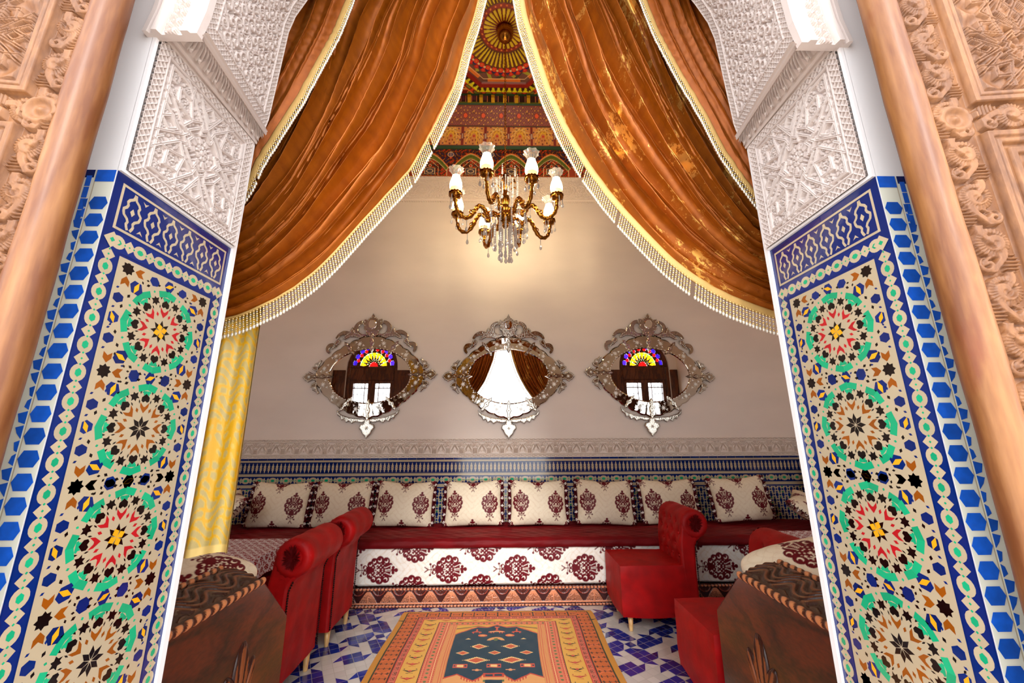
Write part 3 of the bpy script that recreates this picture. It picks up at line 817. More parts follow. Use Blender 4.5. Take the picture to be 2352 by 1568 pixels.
def band_arcs(U, V, h):
    c = Cv(U, V, maroon); p = .53; x = (U % p)-p/2; y = V/h*.42
    k = np.sin(x*60+np.sin(y*40)*2)*np.sin(y*55+np.cos(x*40)*2)
    c.m(k > .55, brickr); c.m(k < -.62, navy); c.m(np.abs(k-.05) < .05, tan_)
    a = np.abs(x)
    arch = y-(.30-(a/.235)**1.6*.20-.0*a)
    c.m((np.abs(arch) < .03) & (y > .05), olive); c.m((np.abs(arch-.005) < .004), green_)
    for o in (-.036, .036): c.m(np.abs(arch-o) < .0048, cream_)
    c.m((arch > .04) & (arch < .055), orange)
    inn = (arch < -.05)
    c.m(inn & (np.abs(a-.11+.0*y) < .004) & (y < .14), cream_); c.m(inn & (np.abs(y-(.245-a*.95)) < .0045) & (a < .11), cream_)
    c.m((a < .062) & (y > .045) & (y < .125), lin(70,60,70)); c.m((a < .062) & (y > .045) & (y < .125) & (np.abs(np.hypot(a, (y-.085)*1.6)-.04) < .006), cream_)
    c.m((np.abs(np.maximum(a/.066, np.abs(y-.085)/.044)-1) < .06), cream_)
    c.m(np.hypot(a, y-.165) < .016, brickr); c.m(np.abs(np.hypot(a, y-.165)-.019) < .003, cream_)
    q = p/2-a
    c.m((q < .045) & (y < .15-q*1.2), lin(150,60,40)); c.m((np.abs(q-.045) < .004) & (y < .11), cream_); c.m((np.abs(y-(.165-q*1.2)) < .004) & (q < .05), cream_)
    c.m((np.hypot(q, (y-.33)*1.1) < .035), lin(96,92,120)); c.m((np.abs(np.hypot(q, (y-.33)*1.1)-.038) < .004), cream_); c.m((q < .004) & (y > .27) & (y < .385), cream_)
    c.m(y < .012, dkred); c.m((y > .012) & (y < .018), orange); c.m(y > .405, green_)
    return c.C
def band_stars(U, V, h):
    c = Cv(U, V, lin(196,128,66)); p = .31; x = (U % p)-p/2; y = V-h/2; r = np.hypot(x, y); th = np.arctan2(y, x)
    for rr, n, s, col in ((.0,1,.016,brickr),(.052,8,.011,lin(140,50,20)),(.092,10,.012,lin(120,44,22)),(.135,12,.010,lin(90,40,60))):
        for i in range(n):
            a = 2*PI*i/n+rr*9; c.m(np.hypot(x-rr*math.cos(a)*(n > 1), y-rr*math.sin(a)*(n > 1)) < s, col)
    for k in range(8): c.m(np.abs(x*math.cos(k*PI/8)+y*math.sin(k*PI/8)-.036) < (.0028*(r < .125)), gold_)
    for k in range(6): c.m(np.abs(x*math.cos(k*PI/6+.2)+y*math.sin(k*PI/6+.2)-.074) < (.0028*(r < .125)), lin(236,190,110))
    c.m((np.abs(np.abs(x)-p/2) < .018), dkred); c.m((np.abs(np.abs(x)-p/2) < .009) & (np.abs(y) < .03), lin(170,150,130))
    c.m(np.abs(y) > h/2-.010, dkred); return c.C
def band_studs(U, V, h):
    c = Cv(U, V, lin(138,72,62)); p = .245; x = (U % p)-p/2; y = V-h/2
    k = np.sin(U*190)*np.sin(V*170); c.m(k > .6, lin(90,40,40))
    c.m(np.hypot(x, y) < .034, lin(120,40,16)); c.m(np.hypot(x, y) < .026, lin(226,84,40))
    for rr, n, s in ((.062,8,.013),(.105,10,.013),(.125,2,.02)):
        for i in range(n):
            a = 2*PI*i/n+.39; X, Y_ = x-rr*math.cos(a), y-rr*math.sin(a)
            c.m(np.hypot(X, Y_) < s, lin(90,44,30)); c.m(np.hypot(X, Y_-.002) < s*.66, lin(216,152,70))
    c.m(np.abs(y) > h/2-.008, dkred); return c.C
def band_brk(U, V, h):
    c = Cv(U, V, lin(50,20,30)); p = .15; x = (U % p)-p/2
    c.m((np.abs(np.abs(x)-.035) < .005), lin(200,120,90)); c.m((np.abs(x) < .02) & (V > h*.4), lin(90,40,70)); c.m(V < h*.2, olive)
    return c.C
BANDS = [band_arcs, band_stars, band_studs, band_brk]
tn = 12
def side(nm, O, eu, en, L, step):
    global tn
    O, eu, en = map(np.array, (O, eu, en))
    for (p, q), fn in zip(PROF, BANDS):
        w = math.hypot(q[0]-p[0], q[1]-p[1]); nv = max(4, int(w/step)); nu = int(L/step)
        U, V = np.meshgrid(np.linspace(0, L, nu), np.linspace(0, w, nv), indexing='ij'); t = V/w
        d = p[0]+(q[0]-p[0])*t; z = p[1]+(q[1]-p[1])*t; uu = d+(L-2*d)*U/L
        P = O+uu[..., None]*eu+d[..., None]*en; P[..., 2] += z
        struct(grid('trim_%d' % tn, P, M_paint, col=np.clip(fn(U, V, w)*1.35, 0, .95), smooth=False)); tn += 1
    b = MB()
    for (a, c) in ((PROF[0][1], PROF[1][0]), (PROF[1][1], PROF[2][0]), (PROF[2][1], PROF[3][0]), (PROF[3][1], (.33, 5.63))):
        V = [O+eu*e+en*dd+np.array([0,0,zz]) for (dd, zz) in (a, c) for e in (dd, L-dd)]
        b.add(V, [[0,1,3,2]])
    struct(b.build('trim_%d' % tn, mat('cornice_line', green_, .5))); tn += 1
side('b', (XL, YB-.006, 0), (1.,0,0), (0,-1.,0), LW, .0052)
side('l', (XL+.002, Y1, 0), (0,1.,0), (1.,0,0), LD, .012)
side('r', (XR-.002, Y1, 0), (0,1.,0), (-1.,0,0), LD, .012)
side('f', (XL, Y1+.002, 0), (1.,0,0), (0,1.,0), LW, .02)
# gilt brackets
M_gilt = mat('gilding', lin(238,190,40), .3, metal=.6)
b = MB()
for i in range(int(LW/.15)-3):
    x = XL+.36+i*.15
    pr = [(0,.0),(.012,.0),(.040,.045),(.044,.085),(0,.095)]
    V = [(x+dx, YB-.315-a, 5.495+z) for dx in (-.022,.022) for a, z in pr]
    b.add(V, [[0,1,2,3,4],[9,8,7,6,5]]+[[j,(j+1) % 5,(j+1) % 5+5,j+5] for j in range(5)])
struct(b.build('trim_%d' % tn, M_gilt)); tn += 1

# the medallion field
CX_, CY_ = 0.0, 3.344
st = .0048
U, V = np.meshgrid(np.arange(-1.25, 1.25, st), np.arange(2.3, 4.19, st), indexing='ij')
x, y = U-CX_, V-CY_; r = np.hypot(x, y); th = np.arctan2(y, x); c = Cv(U, V, lin(150,70,30)); Hh = np.zeros(U.shape)
oc = np.maximum(np.maximum(np.abs(x), np.abs(y)), (np.abs(x)+np.abs(y))/1.41421)
# corner arabesque and frame
k = np.abs(np.cos(x*60+2*np.sin(y*45))+np.cos(y*62+2*np.sin(x*50))); c.m(k < .38, cream_)
ey_ = np.minimum(4.19-V, 9); c.m(ey_ < .075, dkred); c.m((ey_ < .075) & (np.abs(np.abs(((x/.17) % 1)-.5)*.17-.045+np.abs(ey_-.037)*.9) < .006), orange)
c.m((ey_ < .06) & (ey_ > .015) & (np.hypot(((x/.17) % 1-.5)*.17*.6, ey_-.037) < .018), olive); c.m((np.abs(ey_-.078) < .006) | (ey_ < .010), orange)
c.m((np.abs(ey_-.092) < .004), cream_); c.m((np.abs(ey_-.108) < .008), dkred)
sect = np.round(th/(PI/4)); tang = (x*-np.sin(sect*PI/4)+y*np.cos(sect*PI/4))
m = oc < .868; c.m(m, dkred); c.m(m & (np.abs(oc-.86) < .008), orange); c.m((oc < .852) & (oc > .80) & (np.abs(((tang/.13) % 1)-.5)*.13 > .055-.6*np.abs(oc-.826)), lin(200,60,36))
c.m((oc < .84) & (oc > .812) & (np.abs(((tang/.13) % 1)-.5)*.13 < .03), olive)
m = (oc < .795); c.m(m, maroon); c.m((np.abs(oc-.797) < .005), gold_)
tt = np.abs(((tang/.068+.5) % 1)-.5)*.068
tooth = (oc > .715) & (oc < .795) & (tt < np.interp(.795-oc, [0,.022,.03,.045,.05,.062,.072,.08], [.030,.027,.012,.020,.013,.014,.005,0])); c.m(tooth, lin(250,206,20))
t2 = np.abs(((tang/.136) % 1)-.5)*.136; c.m((oc > .715) & (oc < .775) & (t2 < .014) & ~tooth, green_)
Hh = np.where(tooth, -.006, Hh)
m = oc < .712; c.m(m, lin(136,20,10)); Hh = np.where((oc < .712) & (oc > .655), -.03, Hh)
m = oc < .655; c.m(m, lin(110,70,60)); c.m((oc < .648) & (oc > .60) & (np.abs(tang) < .20), orange); c.m((np.abs(oc-.61) < .004), cream_)
c.m((oc < .60) & (np.cos(th*24+r*30) > .55), lin(160,160,50)); c.m((oc < .60) & (np.cos(th*16-r*40) < -.75), lin(60,60,50))
n = 40; a = th*n/(2*PI)
m = (r < .565) & (r > .468); c.m(m, lin(96,60,30))
def blob(rr, off, rad, col):
    da = ((a-off+.5) % 1-.5)*2*PI/n*rr; c.m(np.hypot(da, r-rr) < rad, col)
blob(.545, 0, .030, lin(196,24,16)); blob(.525, .5, .026, navy); blob(.495, .5, .031, lin(226,52,26)); blob(.495, .5, .012, orange); blob(.505, 0, .014, cream_); blob(.548, 0, .012, lin(240,70,40))
m = r < .468; c.m(m, lin(90,44,16))
n2 = 54; d2 = np.abs(((th*n2/(2*PI)) % 1)-.5)*2*PI/n2*r
ray = (r > .275) & (r < .452) & (d2 < .0145*np.clip((r-.265)/.06, 0, 1)**.5*(.72+.6*(r-.27))); c.m((r > .265) & (r < .46) & (d2 > .022), lin(130,70,40)); c.m(ray, lin(246,188,36)); Hh = np.where(ray, -.010, Hh)
m = r < .262; c.m(m, lin(136,30,10)); n3 = 26; aa = (th*n3/(2*PI)) % 1; d3 = np.abs(aa-.5)*2*PI/n3*r
c.m((np.abs(r-.238) < .012) & (np.abs(d3-0) < .3) & (np.hypot(np.abs(((th*n3/(2*PI)+.5) % 1)-.5)*2*PI/n3*r, r-.243) < .011), orange)
ray = (r > .085) & (r < .218) & (d3 < .0155*np.clip((r-.08)/.10, 0, 1)); c.m((r < .225) & (r > .08) & (d3 > .5*2*PI/n3*r*.82), lin(90,20,8)); c.m(ray, lin(250,186,30)); Hh = np.where(ray, -.012, Hh)
P = np.stack([U, V, 5.622+Hh*.9+.0*U], -1); P[..., 2] += np.where(oc < .655, .0, 0)
struct(grid('ceiling_medallion', P, M_paint, col=np.clip(c.C*1.45, 0, .95), smooth=True))

# ============================================================= carved street doors folded back beside the opening
M_cedar = wood('cedar', lin(112,62,28), lin(156,104,58), .5, 2.2, (3,3,.35), coat=.05, knots=True)
M_cedar2 = wood('carved_cedar', lin(110,66,32), lin(148,98,56), .55, 5, (2,2,.6), coat=0)
def strapwork(X, Z):
    x, z = np.abs(X), np.abs(Z); sw = z > x; a = np.where(sw, z, x); b_ = np.where(sw, x, z); d = np.full(X.shape, 9.)
    for p, q in [((.36,0),(.28,.12)),((.28,.12),(.40,.16)),((.40,.16),(.28,.28)),((.50,0),(1,.30)),((.52,.15),(1,.62)),((.37,.37),(.70,.45)),((.70,.45),(1,.45)),((.70,.45),(.72,.72)),((.62,0),(.78,.13)),((.78,.13),(1,.0))]: d = np.minimum(d, segd(a, b_, p, q))
    return d, a, b_
def scroll_band(U, Z, w, p=.098):
    H = np.zeros(U.shape); k = np.floor(Z/p); z = Z-(k+.5)*p; s = np.where(k % 2 == 0, 1, -1); u = (U-w/2)*s
    def ring(cu, cz, R_, ser):
        du, dz = (u-cu), (z-cz); r = np.hypot(du, dz)/R_; th = np.arctan2(dz, du)
        sp = .5+.5*np.cos(th-r*7.0); body = (r < 1)*(.45+.55*sst(sp, .15, .55)); body = np.where((r > .62) & (r < 1), .62+.38*np.abs(np.cos(th*13)), body) if ser else body
        return np.where(r < 1, body*(1-.25*r**4), 0)
    H = np.maximum(H, ring(-.002, .012, min(.030, w*.42), True))
    H = np.maximum(H, ring(w*.20, -.034, .016, False))
    stem = np.abs(u+w*.16*np.cos(z/p*2*PI+.6)); H = np.maximum(H, (1-sst(stem, .006, .010))*.85)
    st2 = np.abs(u-w*.30*np.cos(z/p*2*PI+2.4)); H = np.maximum(H, (1-sst(st2, .004, .007))*.7)
    leaf = np.hypot((u+w*.26)*.9, (z+.030)*.6); H = np.maximum(H, (leaf < .013)*(.5+.3*np.cos(z*900)))
    return H
def door_leaf(name, sx, bw):
    Wd, z0, z1 = .46, .05, 2.72; nu, nv = 260, 1640
    u = np.linspace(0, Wd, nu); z = np.linspace(z0, z1, nv); U, Z = np.meshgrid(u, z, indexing='ij')
    H = np.where(U < bw, scroll_band(U, Z+.02, bw), .25)
    # panels
    for (pz0, pz1, plain) in ((2.02,2.62,False),(1.02,1.95,True),(.15,.95,False)):
        e = np.minimum(np.minimum(U-bw, Wd-.02-U), np.minimum(Z-pz0, pz1-Z)); inp = e > 0
        fr_ = np.interp(e, [0,.002,.012,.016,.019,.026,.030,.036], [.3,1.25,1.2,.75,1.05,1.0,.35,.25])
        H = np.where(inp, fr_, H)
        cell = .20; X = ((U-bw-.036)/cell % 1)*2-1; Y_ = ((Z-pz0-.036)/cell % 1)*2-1; d, a, b_ = strapwork(X, Y_)
        fl_ = .45+.35*np.cos(np.arctan2(Y_, X)*8)*np.cos(np.hypot(X, Y_)*14); Hp = np.where(d < .045, np.where(d < .010, .45, .95), fl_)
        if plain:
            e2 = e-.036; Hp = np.interp(e2 % .030, [0,.003,.014,.018,.030], [.2,.9,.85,.3,.25])
            Hp = np.where(e2 > .09, .4, Hp)
        H = np.where(e > .036, Hp, H)
    gap = (U > bw) & (Z > 1.95) & (Z < 2.02); H = np.where(gap, scroll_band(Z-1.95, U, .07), H)
    fl = np.hypot(U-bw*.55, Z-1.985); th = np.arctan2(Z-1.985, U-bw*.55); H = np.where(fl < .034*(.8+.2*np.abs(np.cos(th*4))), .55+.55*np.cos(fl*120)**2, H)
    H = np.where(U < .004, .9, H)
    a = math.radians(3); fx = .880+U*math.cos(a); yy = .672-U*math.sin(a)*2-(H-1)*-.0-H*.013
    P = np.stack([sx*fx, yy+.012, Z], -1)
    root = empty(name, (sx*.92, .70, 0)); root['kind'] = 'structure'
    P = P-np.array([sx*.92, .70, 0]); grid('carved_panel', P, M_cedar2, parent=root)
    b = MB(); pts = [(0,-.012),(Wd*math.cos(a),-.012-Wd*math.sin(a)*2+.004),(Wd*math.cos(a),.028),(0,.028)]
    V = [(sx*(x-.036), y+.004, z) for z in (z0, z1) for x, y in pts]; b.add(V, [[0,1,2,3],[4,5,6,7]]+[[j,(j+1) % 4,(j+1) % 4+4,j+4] for j in range(4)])
    b.build('door_board', M_cedar2, root)
    b = MB(); n = 28; zz = np.linspace(0, 2.85, 60); rr = .0315+.0007*np.sin(zz*13)+.0004*np.sin(zz*31)
    b.lathe([(r_, h_) for r_, h_ in zip(rr, zz)], (-sx*.043, 0, 0), n); b.build('pivot_post', M_cedar, root, smooth=True)
    return root
door_leaf('door_1', -1, .066); door_leaf('door_2', 1, .094)

# ============================================================= windows either side of the opening (seen in the mirrors)
M_wwood = wood('window_wood', lin(62,26,10), lin(120,60,26), .35, 4, (3,3,.6), coat=.3)
def glassmat(name, col, rough=.05, gl=.06):
    m = bpy.data.materials.new(name); m.use_nodes = True; nt = m.node_tree; nt.nodes.clear(); N, L = nt.nodes, nt.links
    o = N.new('ShaderNodeOutputMaterial'); t = N.new('ShaderNodeBsdfTransparent'); t.inputs[0].default_value = (*col, 1)
    g = N.new('ShaderNodeBsdfGlossy'); g.inputs['Roughness'].default_value = rough; mx = N.new('ShaderNodeMixShader'); mx.inputs[0].default_value = gl
    L.new(t.outputs[0], mx.inputs[1]); L.new(g.outputs[0], mx.inputs[2]); L.new(mx.outputs[0], o.inputs[0]); return m
G_clear = glassmat('window_glass', (.6,.61,.62))
GS = [glassmat('glass_yellow', (.13,.06,.0005)), glassmat('glass_red', (.12,.0006,.0006)), glassmat('glass_blue', (.008,.002,.14)), glassmat('glass_green', (.03,.11,.003))]
def window(k, cx):
    root = empty('window_%d' % k, (cx, Y1-.08, .92)); root['kind'] = 'structure'
    T = lambda u, v, h: np.stack([u, .03-h, v], -1)
    def fr(name, pl, m=M_wwood, d=.06, bv=.006):
        b = MB()
        for P in pl: b.prism(P, lambda u, v, h: np.stack([u, h, v], -1), -.05, .0+d-.05, bevel=bv)
        return b.build(name, m, root)
    R_ = lambda a, b_, c, d: [(a,b_),(c,b_),(c,d),(a,d)]
    arcp = lambda rx, rz, z0=1.80: [(rx*math.cos(t), z0+rz*math.sin(t)) for t in np.linspace(0, PI, 33)]
    o_, i_ = arcp(.50,.56), arcp(.43,.49)
    segs = [[o_[j], o_[j+1], i_[j+1], i_[j]] for j in range(32)]
    b = MB()
    for q in segs: b.prism(q, lambda u, v, h: np.stack([u, h, v], -1), -.05, .03)
    b.build('arch_frame', M_wwood, root)
    fr('frame', [R_(-.50,0,-.43,1.80), R_(.43,0,.50,1.80), R_(-.43,1.55,.43,1.80), R_(-.43,0,.43,.08)], d=.09)
    for s in (-1, 1):
        b = MB()
        for q in (R_(.0,.08,.07,1.55), R_(.36,.08,.43,1.55), R_(.07,.08,.36,.13), R_(.07,1.49,.36,1.55), R_(.07,1.39,.36,1.405), R_(.07,.90,.36,.92), R_(.07,.45,.36,.465), R_(.13,.13,.142,1.49)):
            if s < 0: q = [(-x, z) for x, z in q]
            b.prism(q, lambda u, v, h: np.stack([u, h, v], -1), -.03, .02, bevel=.003)
        sh = b.build('sash', M_wwood, root)
        b = MB(); b.box(*sorted((s*.07, s*.36)), -.006, -.002, .13, 1.49); b.build('pane', G_clear, sh)
        b = MB(); xs = s*.25
        for j in range(9):
            for i in (-1, 0, 1):
                a = np.linspace(0, 2*PI*1.25, 22); r = .034*(1-.09*a); b.tube(np.stack([xs+i*.075+r*np.cos(a), np.full(22, -.04), .22+j*.15+r*np.sin(a)], -1), .004, 4)
        for i in (-1.5,-.5,.5,1.5): b.tube([(xs+i*.075,-.04,.1),(xs+i*.075,-.04,1.5)], .005, 4)
        b.build('iron_grille', M_dark, sh)
    # fanlight
    b = MB(); b.prism([(x*.99, z) for x, z in i_], lambda u, v, h: np.stack([u, h, v], -1), -.02, -.012)
    fl = b.build('fanlight_tracery', M_wwood, root)
    pb = PB(); z0 = 1.83
    n = 9
    sc = lambda P: [(x, z0+z*1.08) for x, z in P]
    pb.add(sc([(.085*math.cos(t)*(1+.08*math.cos(12*t)), .085*math.sin(t)*(1+.08*math.cos(12*t))) for t in np.linspace(0, PI, 30)]), 1)
    for j in range(n):
        a = PI*(j+.5)/n
        pb.add(sc(rot([(.130,0),(.175,.022),(.262,.034),(.262,-.034),(.175,-.022)], a)), 0)
        if j: 
            a2 = PI*j/n; pb.add(sc(rot([(.19,0),(.235,.013),(.285,0),(.235,-.013)], a2)), 3); pb.add(sc(rot([(.105,0),(.118,.008),(.135,0),(.118,-.008)], a2)), 3)
            pb.add(sc([(x, z) for x, z in regular(10, .036, .325*math.cos(a2), .325*math.sin(a2))]), 1)
        pb.add(sc(rot([(.335,.04),(.335,-.04),(.40,-.045),(.415,0),(.40,.045)], a)), 2)
    b2 = pb.build('fanlight_glass', lambda u, v, h: np.stack([u, np.full(u.shape, -.010), v], -1), GS, fl)
    # the tracery panel is cut away behind the glass by being built as a web instead
    bpy.data.objects.remove(fl.children[0]) if False else None
    return root, fl, b2, sc
def web(root, fl, gl):
    """replace the solid tracery by one with openings for the glass"""
    me = gl.data; hs = .004
    U, V = np.meshgrid(np.arange(-.43, .4301, hs), np.arange(1.795, 2.291, hs), indexing='ij'); nu, nv = U.shape
    cut = np.zeros(U.shape, bool)
    for p in me.polygons: cut |= inpoly(U+hs/2, V+hs/2, [(me.vertices[i].co.x, me.vertices[i].co.z) for i in p.vertices])
    cut |= ((U+hs/2)/.44)**2+((V-1.80)/.50)**2 > 1
    F = gridf(nu, nv); F = F[~cut[:-1, :-1].reshape(-1)]
    P = np.stack([U, np.full(U.shape, .002), V], -1).reshape(-1, 3); Q = P.copy(); Q[:, 1] = -.006
    w = mesh('fanlight_tracery', np.concatenate([P, Q]), np.concatenate([F, F[:, ::-1]+len(P)]), M_wwood, parent=root)
    for v in me.vertices: v.co.y = -.0065
    gl.parent = w; n = fl.name; bpy.data.objects.remove(fl); w.name = n
for k, cx in enumerate(WX):
    root, fl, gl, sc = window(k+1, cx); web(root, fl, gl)
    b = MB()
    for s in (-1, 1):
        x0, x1 = sorted((cx+s*.50, cx+s*.98)); x0 = max(x0, XL+.01); x1 = min(x1, XR-.01)
        b.box(x0, x1, Y1+.001, Y1+.035, .02, 2.66, bv=.004)
        for z in (.3, 1.1, 1.9): b.box(x0+.07, x1-.07, Y1+.035, Y1+.043, z, z+.65, bv=.004)
    struct(b.build('trim_%d' % tn, M_wwood)); tn += 1
# ============================================================= fabrics
M_brocade = mat('brocade', vcol=True, rough=.55, spec=.3, bump=.12, bscale=160, bdist=.002)
M_redvel = mat('red_velvet', lin(158,2,4), .55, sheen=.22, sheen_tint=lin(255,40,20), noise=.35, nscale=9, bump=.3, bscale=26, bdist=.006, spec=.25)
M_quilt = mat('burgundy_quilt', lin(108,3,10), .6, sheen=.22, sheen_tint=lin(235,40,50), noise=.4, nscale=10, spec=.2, bump=.35, bscale=60, bdist=.004, stretch=(.4,1,1))
M_mar = mat('burgundy_trim', lin(72,4,14), .6, sheen=.3, sheen_tint=lin(200,40,60), noise=.3, nscale=30, spec=.2)
M_frill = mat('frill_velvet', vcol=True, rough=.6, sheen=.3, sheen_tint=lin(200,40,60), noise=.25, nscale=30, spec=.2)
M_motif = mat('white_motif', lin(235,225,220), .6)
cream = np.array(lin(244,228,200)); cream2 = np.array(lin(224,198,164)); burg = np.array(lin(104,2,20)); white_ = np.array(lin(248,244,234))
def cloth_col(U, V, motifs, base=cream, s=1.0, damp=1):
    """U,V in metres; motifs: (cx, cy, angle, size)"""
    C = np.broadcast_to(base, U.shape+(3,)).copy()
    g = np.cos(U*62+2.2*np.sin(V*38))*np.cos(V*55+2.0*np.cos(U*33)); g2 = np.cos(U*120+3*np.sin(V*70+U*20))
    k = (np.abs(g) < .13) | ((np.abs(g-.45) < .09) & (g2 > 0)); C[k] = C[k]*.62+cream2*.38
    for cx, cy, a, sz in motifs:
        ca_, sa_ = math.cos(a), math.sin(a); x = ((U-cx)*ca_+(V-cy)*sa_)/sz; y = (-(U-cx)*sa_+(V-cy)*ca_)/sz
        near = (np.abs(x) < .6) & (np.abs(y) < 1.0)
        if near.any():
            du = np.abs(np.gradient(U, axis=0))/sz; dv = np.abs(np.gradient(V, axis=1))/sz; cov = np.zeros(U.shape)
            for ox in (-.3, .3):
                for oy in (-.3, .3):
                    X_ = x+(ox*du*ca_+oy*dv*sa_); Y_ = y+(-ox*du*sa_+oy*dv*ca_); cov[near] += damask(X_[near], Y_[near])*.25
            C = C*(1-cov[..., None])+burg*cov[..., None]
    return C

def pillow(name, w, h, T, motifs, parent=None, n=130, dent=.10, sag=.05, seed=0, base=cream, rnd=0):
    r = np.random.default_rng(seed); q_ = np.linspace(-1, 1, n); u = .45*np.sin(q_*PI/2)+.55*q_; U, V = np.meshgrid(u, u, indexing='ij')
    obs = []
    def surf(sgn):
        edge = (1-U**2)**.5*(1-V**2)**.5
        t = T*(1-np.abs(U)**3)**.5*(1-np.abs(V)**3)**.5
        X = U*w/2*(1-.055*(1-V**2)*np.abs(U)); Z = V*h/2*(1-sag*(1-U**2)*np.abs(V)**2*(np.where(V > 0, 2.4, .5)))
        X = X*(1-rnd*(U*V)**4); Z = Z*(1-rnd*(U*V)**4)
        wr = .004*np.sin(V*24+U*5*np.sign(U))*np.clip(np.abs(U)-.72, 0, 1)*4*(1-V**2)+.003*np.sin(U*30)*np.clip(np.abs(V)-.8, 0, 1)*4*(1-U**2)
        dn = dent*T*np.exp(-((V-1)**2)/.25-U**2/.3)
        return np.stack([X, sgn*(t+wr-dn), Z], -1)
    A, B = surf(-1), surf(1)
    C = cloth_col(U*w/2, V*h/2, motifs, base)
    Vv = np.concatenate([A.reshape(-1,3), B.reshape(-1,3)]); F = np.concatenate([gridf(n, n), gridf(n, n, base=n*n, flip=True)])
    return mesh(name, Vv, F, M_brocade, smooth=True, parent=parent, col=np.concatenate([C.reshape(-1,3)]*2))

def ruffle(name, h, parent, x, sgn, w=.034):
    """gathered frill down one side of a cushion"""
    nv, nu = 150, 14; t = np.linspace(-1, 1, nv); q = np.linspace(0, 1, nu); Q, T_ = np.meshgrid(q, t, indexing='ij')
    X = x+sgn*(-.012+Q*w*(1+.10*np.sin(T_*31))); Y = .020*Q*np.sin(T_*44+sgn)+.006*np.sin(T_*90)*Q; Z = T_*h/2*(.98+.035*Q)
    P = np.stack([X, Y-.004, Z], -1)
    P2 = P.copy(); P2[..., 1] += .004
    V = np.concatenate([P.reshape(-1,3), P2[::-1].reshape(-1,3)])
    C = np.broadcast_to(np.array(lin(74,4,15)), X.shape+(3,)).copy()
    for z in np.linspace(-.85, .85, 6):
        for dx, dz in ((0,.008),(-.008,-.001),(.008,-.001),(0,-.009),(0,0)): C[np.hypot(Q*w-w*.55-dx, T_*h/2-z*h/2-dz) < .006] = lin(236,226,220)
    o = mesh(name, V, np.concatenate([gridf(nu, nv), gridf(nu, nv, base=nu*nv)]), M_frill, smooth=True, parent=parent, col=np.concatenate([C.reshape(-1,3), C[::-1].reshape(-1,3)]))
    return o

def cushion(loc, rz, tilt, lean, label, src=None, group='brocade cushions along the back wall', proto=None, motifs=None, seed=0):
    if proto is None:
        r = empty('cushion', loc); pl = pillow('cushion_cover', .575, .435, .08, motifs or [(-.185,-.02,.05,.165),(.175,-.03,-.03,.165),(0,.235,0,.155),(0,-.285,0,.155),(-.30,.24,.5,.13),(.30,.24,-.5,.13),(-.3,-.25,.4,.12),(.3,-.25,-.4,.12)], r, seed=seed)
        ruffle('side_frill', .42, r, -.285, -1); ruffle('side_frill', .42, r, .285, 1)
    else: r = copy_tree(proto)
    r.location = loc; r.rotation_euler = (tilt, lean, rz)
    return tag(r, label, 'cushion', group)

# ============================================================= sofas
M_sofaw = mat('carved_mahogany', vcol=True, rough=.4, coat=.25, spec=.5)
M_mahog = wood('mahogany', lin(24,6,3), lin(92,32,9), .3, 3.0, (.9,.9,2.4), coat=.4)
def rail_h(U, V, h):
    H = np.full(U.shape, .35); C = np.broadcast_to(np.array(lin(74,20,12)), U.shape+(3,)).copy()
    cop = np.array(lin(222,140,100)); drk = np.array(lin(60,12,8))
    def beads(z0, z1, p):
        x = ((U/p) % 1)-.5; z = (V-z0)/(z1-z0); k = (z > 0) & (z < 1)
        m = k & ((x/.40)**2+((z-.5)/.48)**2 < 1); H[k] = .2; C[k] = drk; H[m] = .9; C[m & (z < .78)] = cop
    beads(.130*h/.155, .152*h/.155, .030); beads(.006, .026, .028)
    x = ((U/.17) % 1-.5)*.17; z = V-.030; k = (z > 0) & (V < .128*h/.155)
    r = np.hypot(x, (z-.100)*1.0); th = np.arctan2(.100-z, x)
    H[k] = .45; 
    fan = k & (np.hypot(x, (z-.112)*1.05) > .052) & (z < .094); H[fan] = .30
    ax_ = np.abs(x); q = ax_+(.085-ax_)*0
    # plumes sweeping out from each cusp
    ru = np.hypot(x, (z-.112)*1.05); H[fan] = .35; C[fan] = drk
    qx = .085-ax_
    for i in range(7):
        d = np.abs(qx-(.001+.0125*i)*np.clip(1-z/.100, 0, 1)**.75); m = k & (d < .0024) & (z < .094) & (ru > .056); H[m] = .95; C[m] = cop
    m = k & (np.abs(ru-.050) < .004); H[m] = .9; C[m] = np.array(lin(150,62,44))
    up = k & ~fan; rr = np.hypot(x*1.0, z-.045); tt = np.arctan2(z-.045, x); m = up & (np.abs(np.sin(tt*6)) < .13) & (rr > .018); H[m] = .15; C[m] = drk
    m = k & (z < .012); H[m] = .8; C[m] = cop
    return H, C
def rail(name, Lr, h, f, parent, step=.0042):
    u = np.linspace(0, Lr, int(Lr/step)); v = np.linspace(0, h, 56); U, V = np.meshgrid(u, v, indexing='ij'); H, C = rail_h(U, V, h)
    return grid(name, f(U, V, H*.012), M_sofaw, parent=parent, col=C, smooth=True)

def rbox(b, x0, x1, y0, y1, z0, z1, r, mi=0, n=5):
    """soft box: superellipse cross sections"""
    b.box(x0, x1, y0, y1, z0, z1, mi, bv=r)

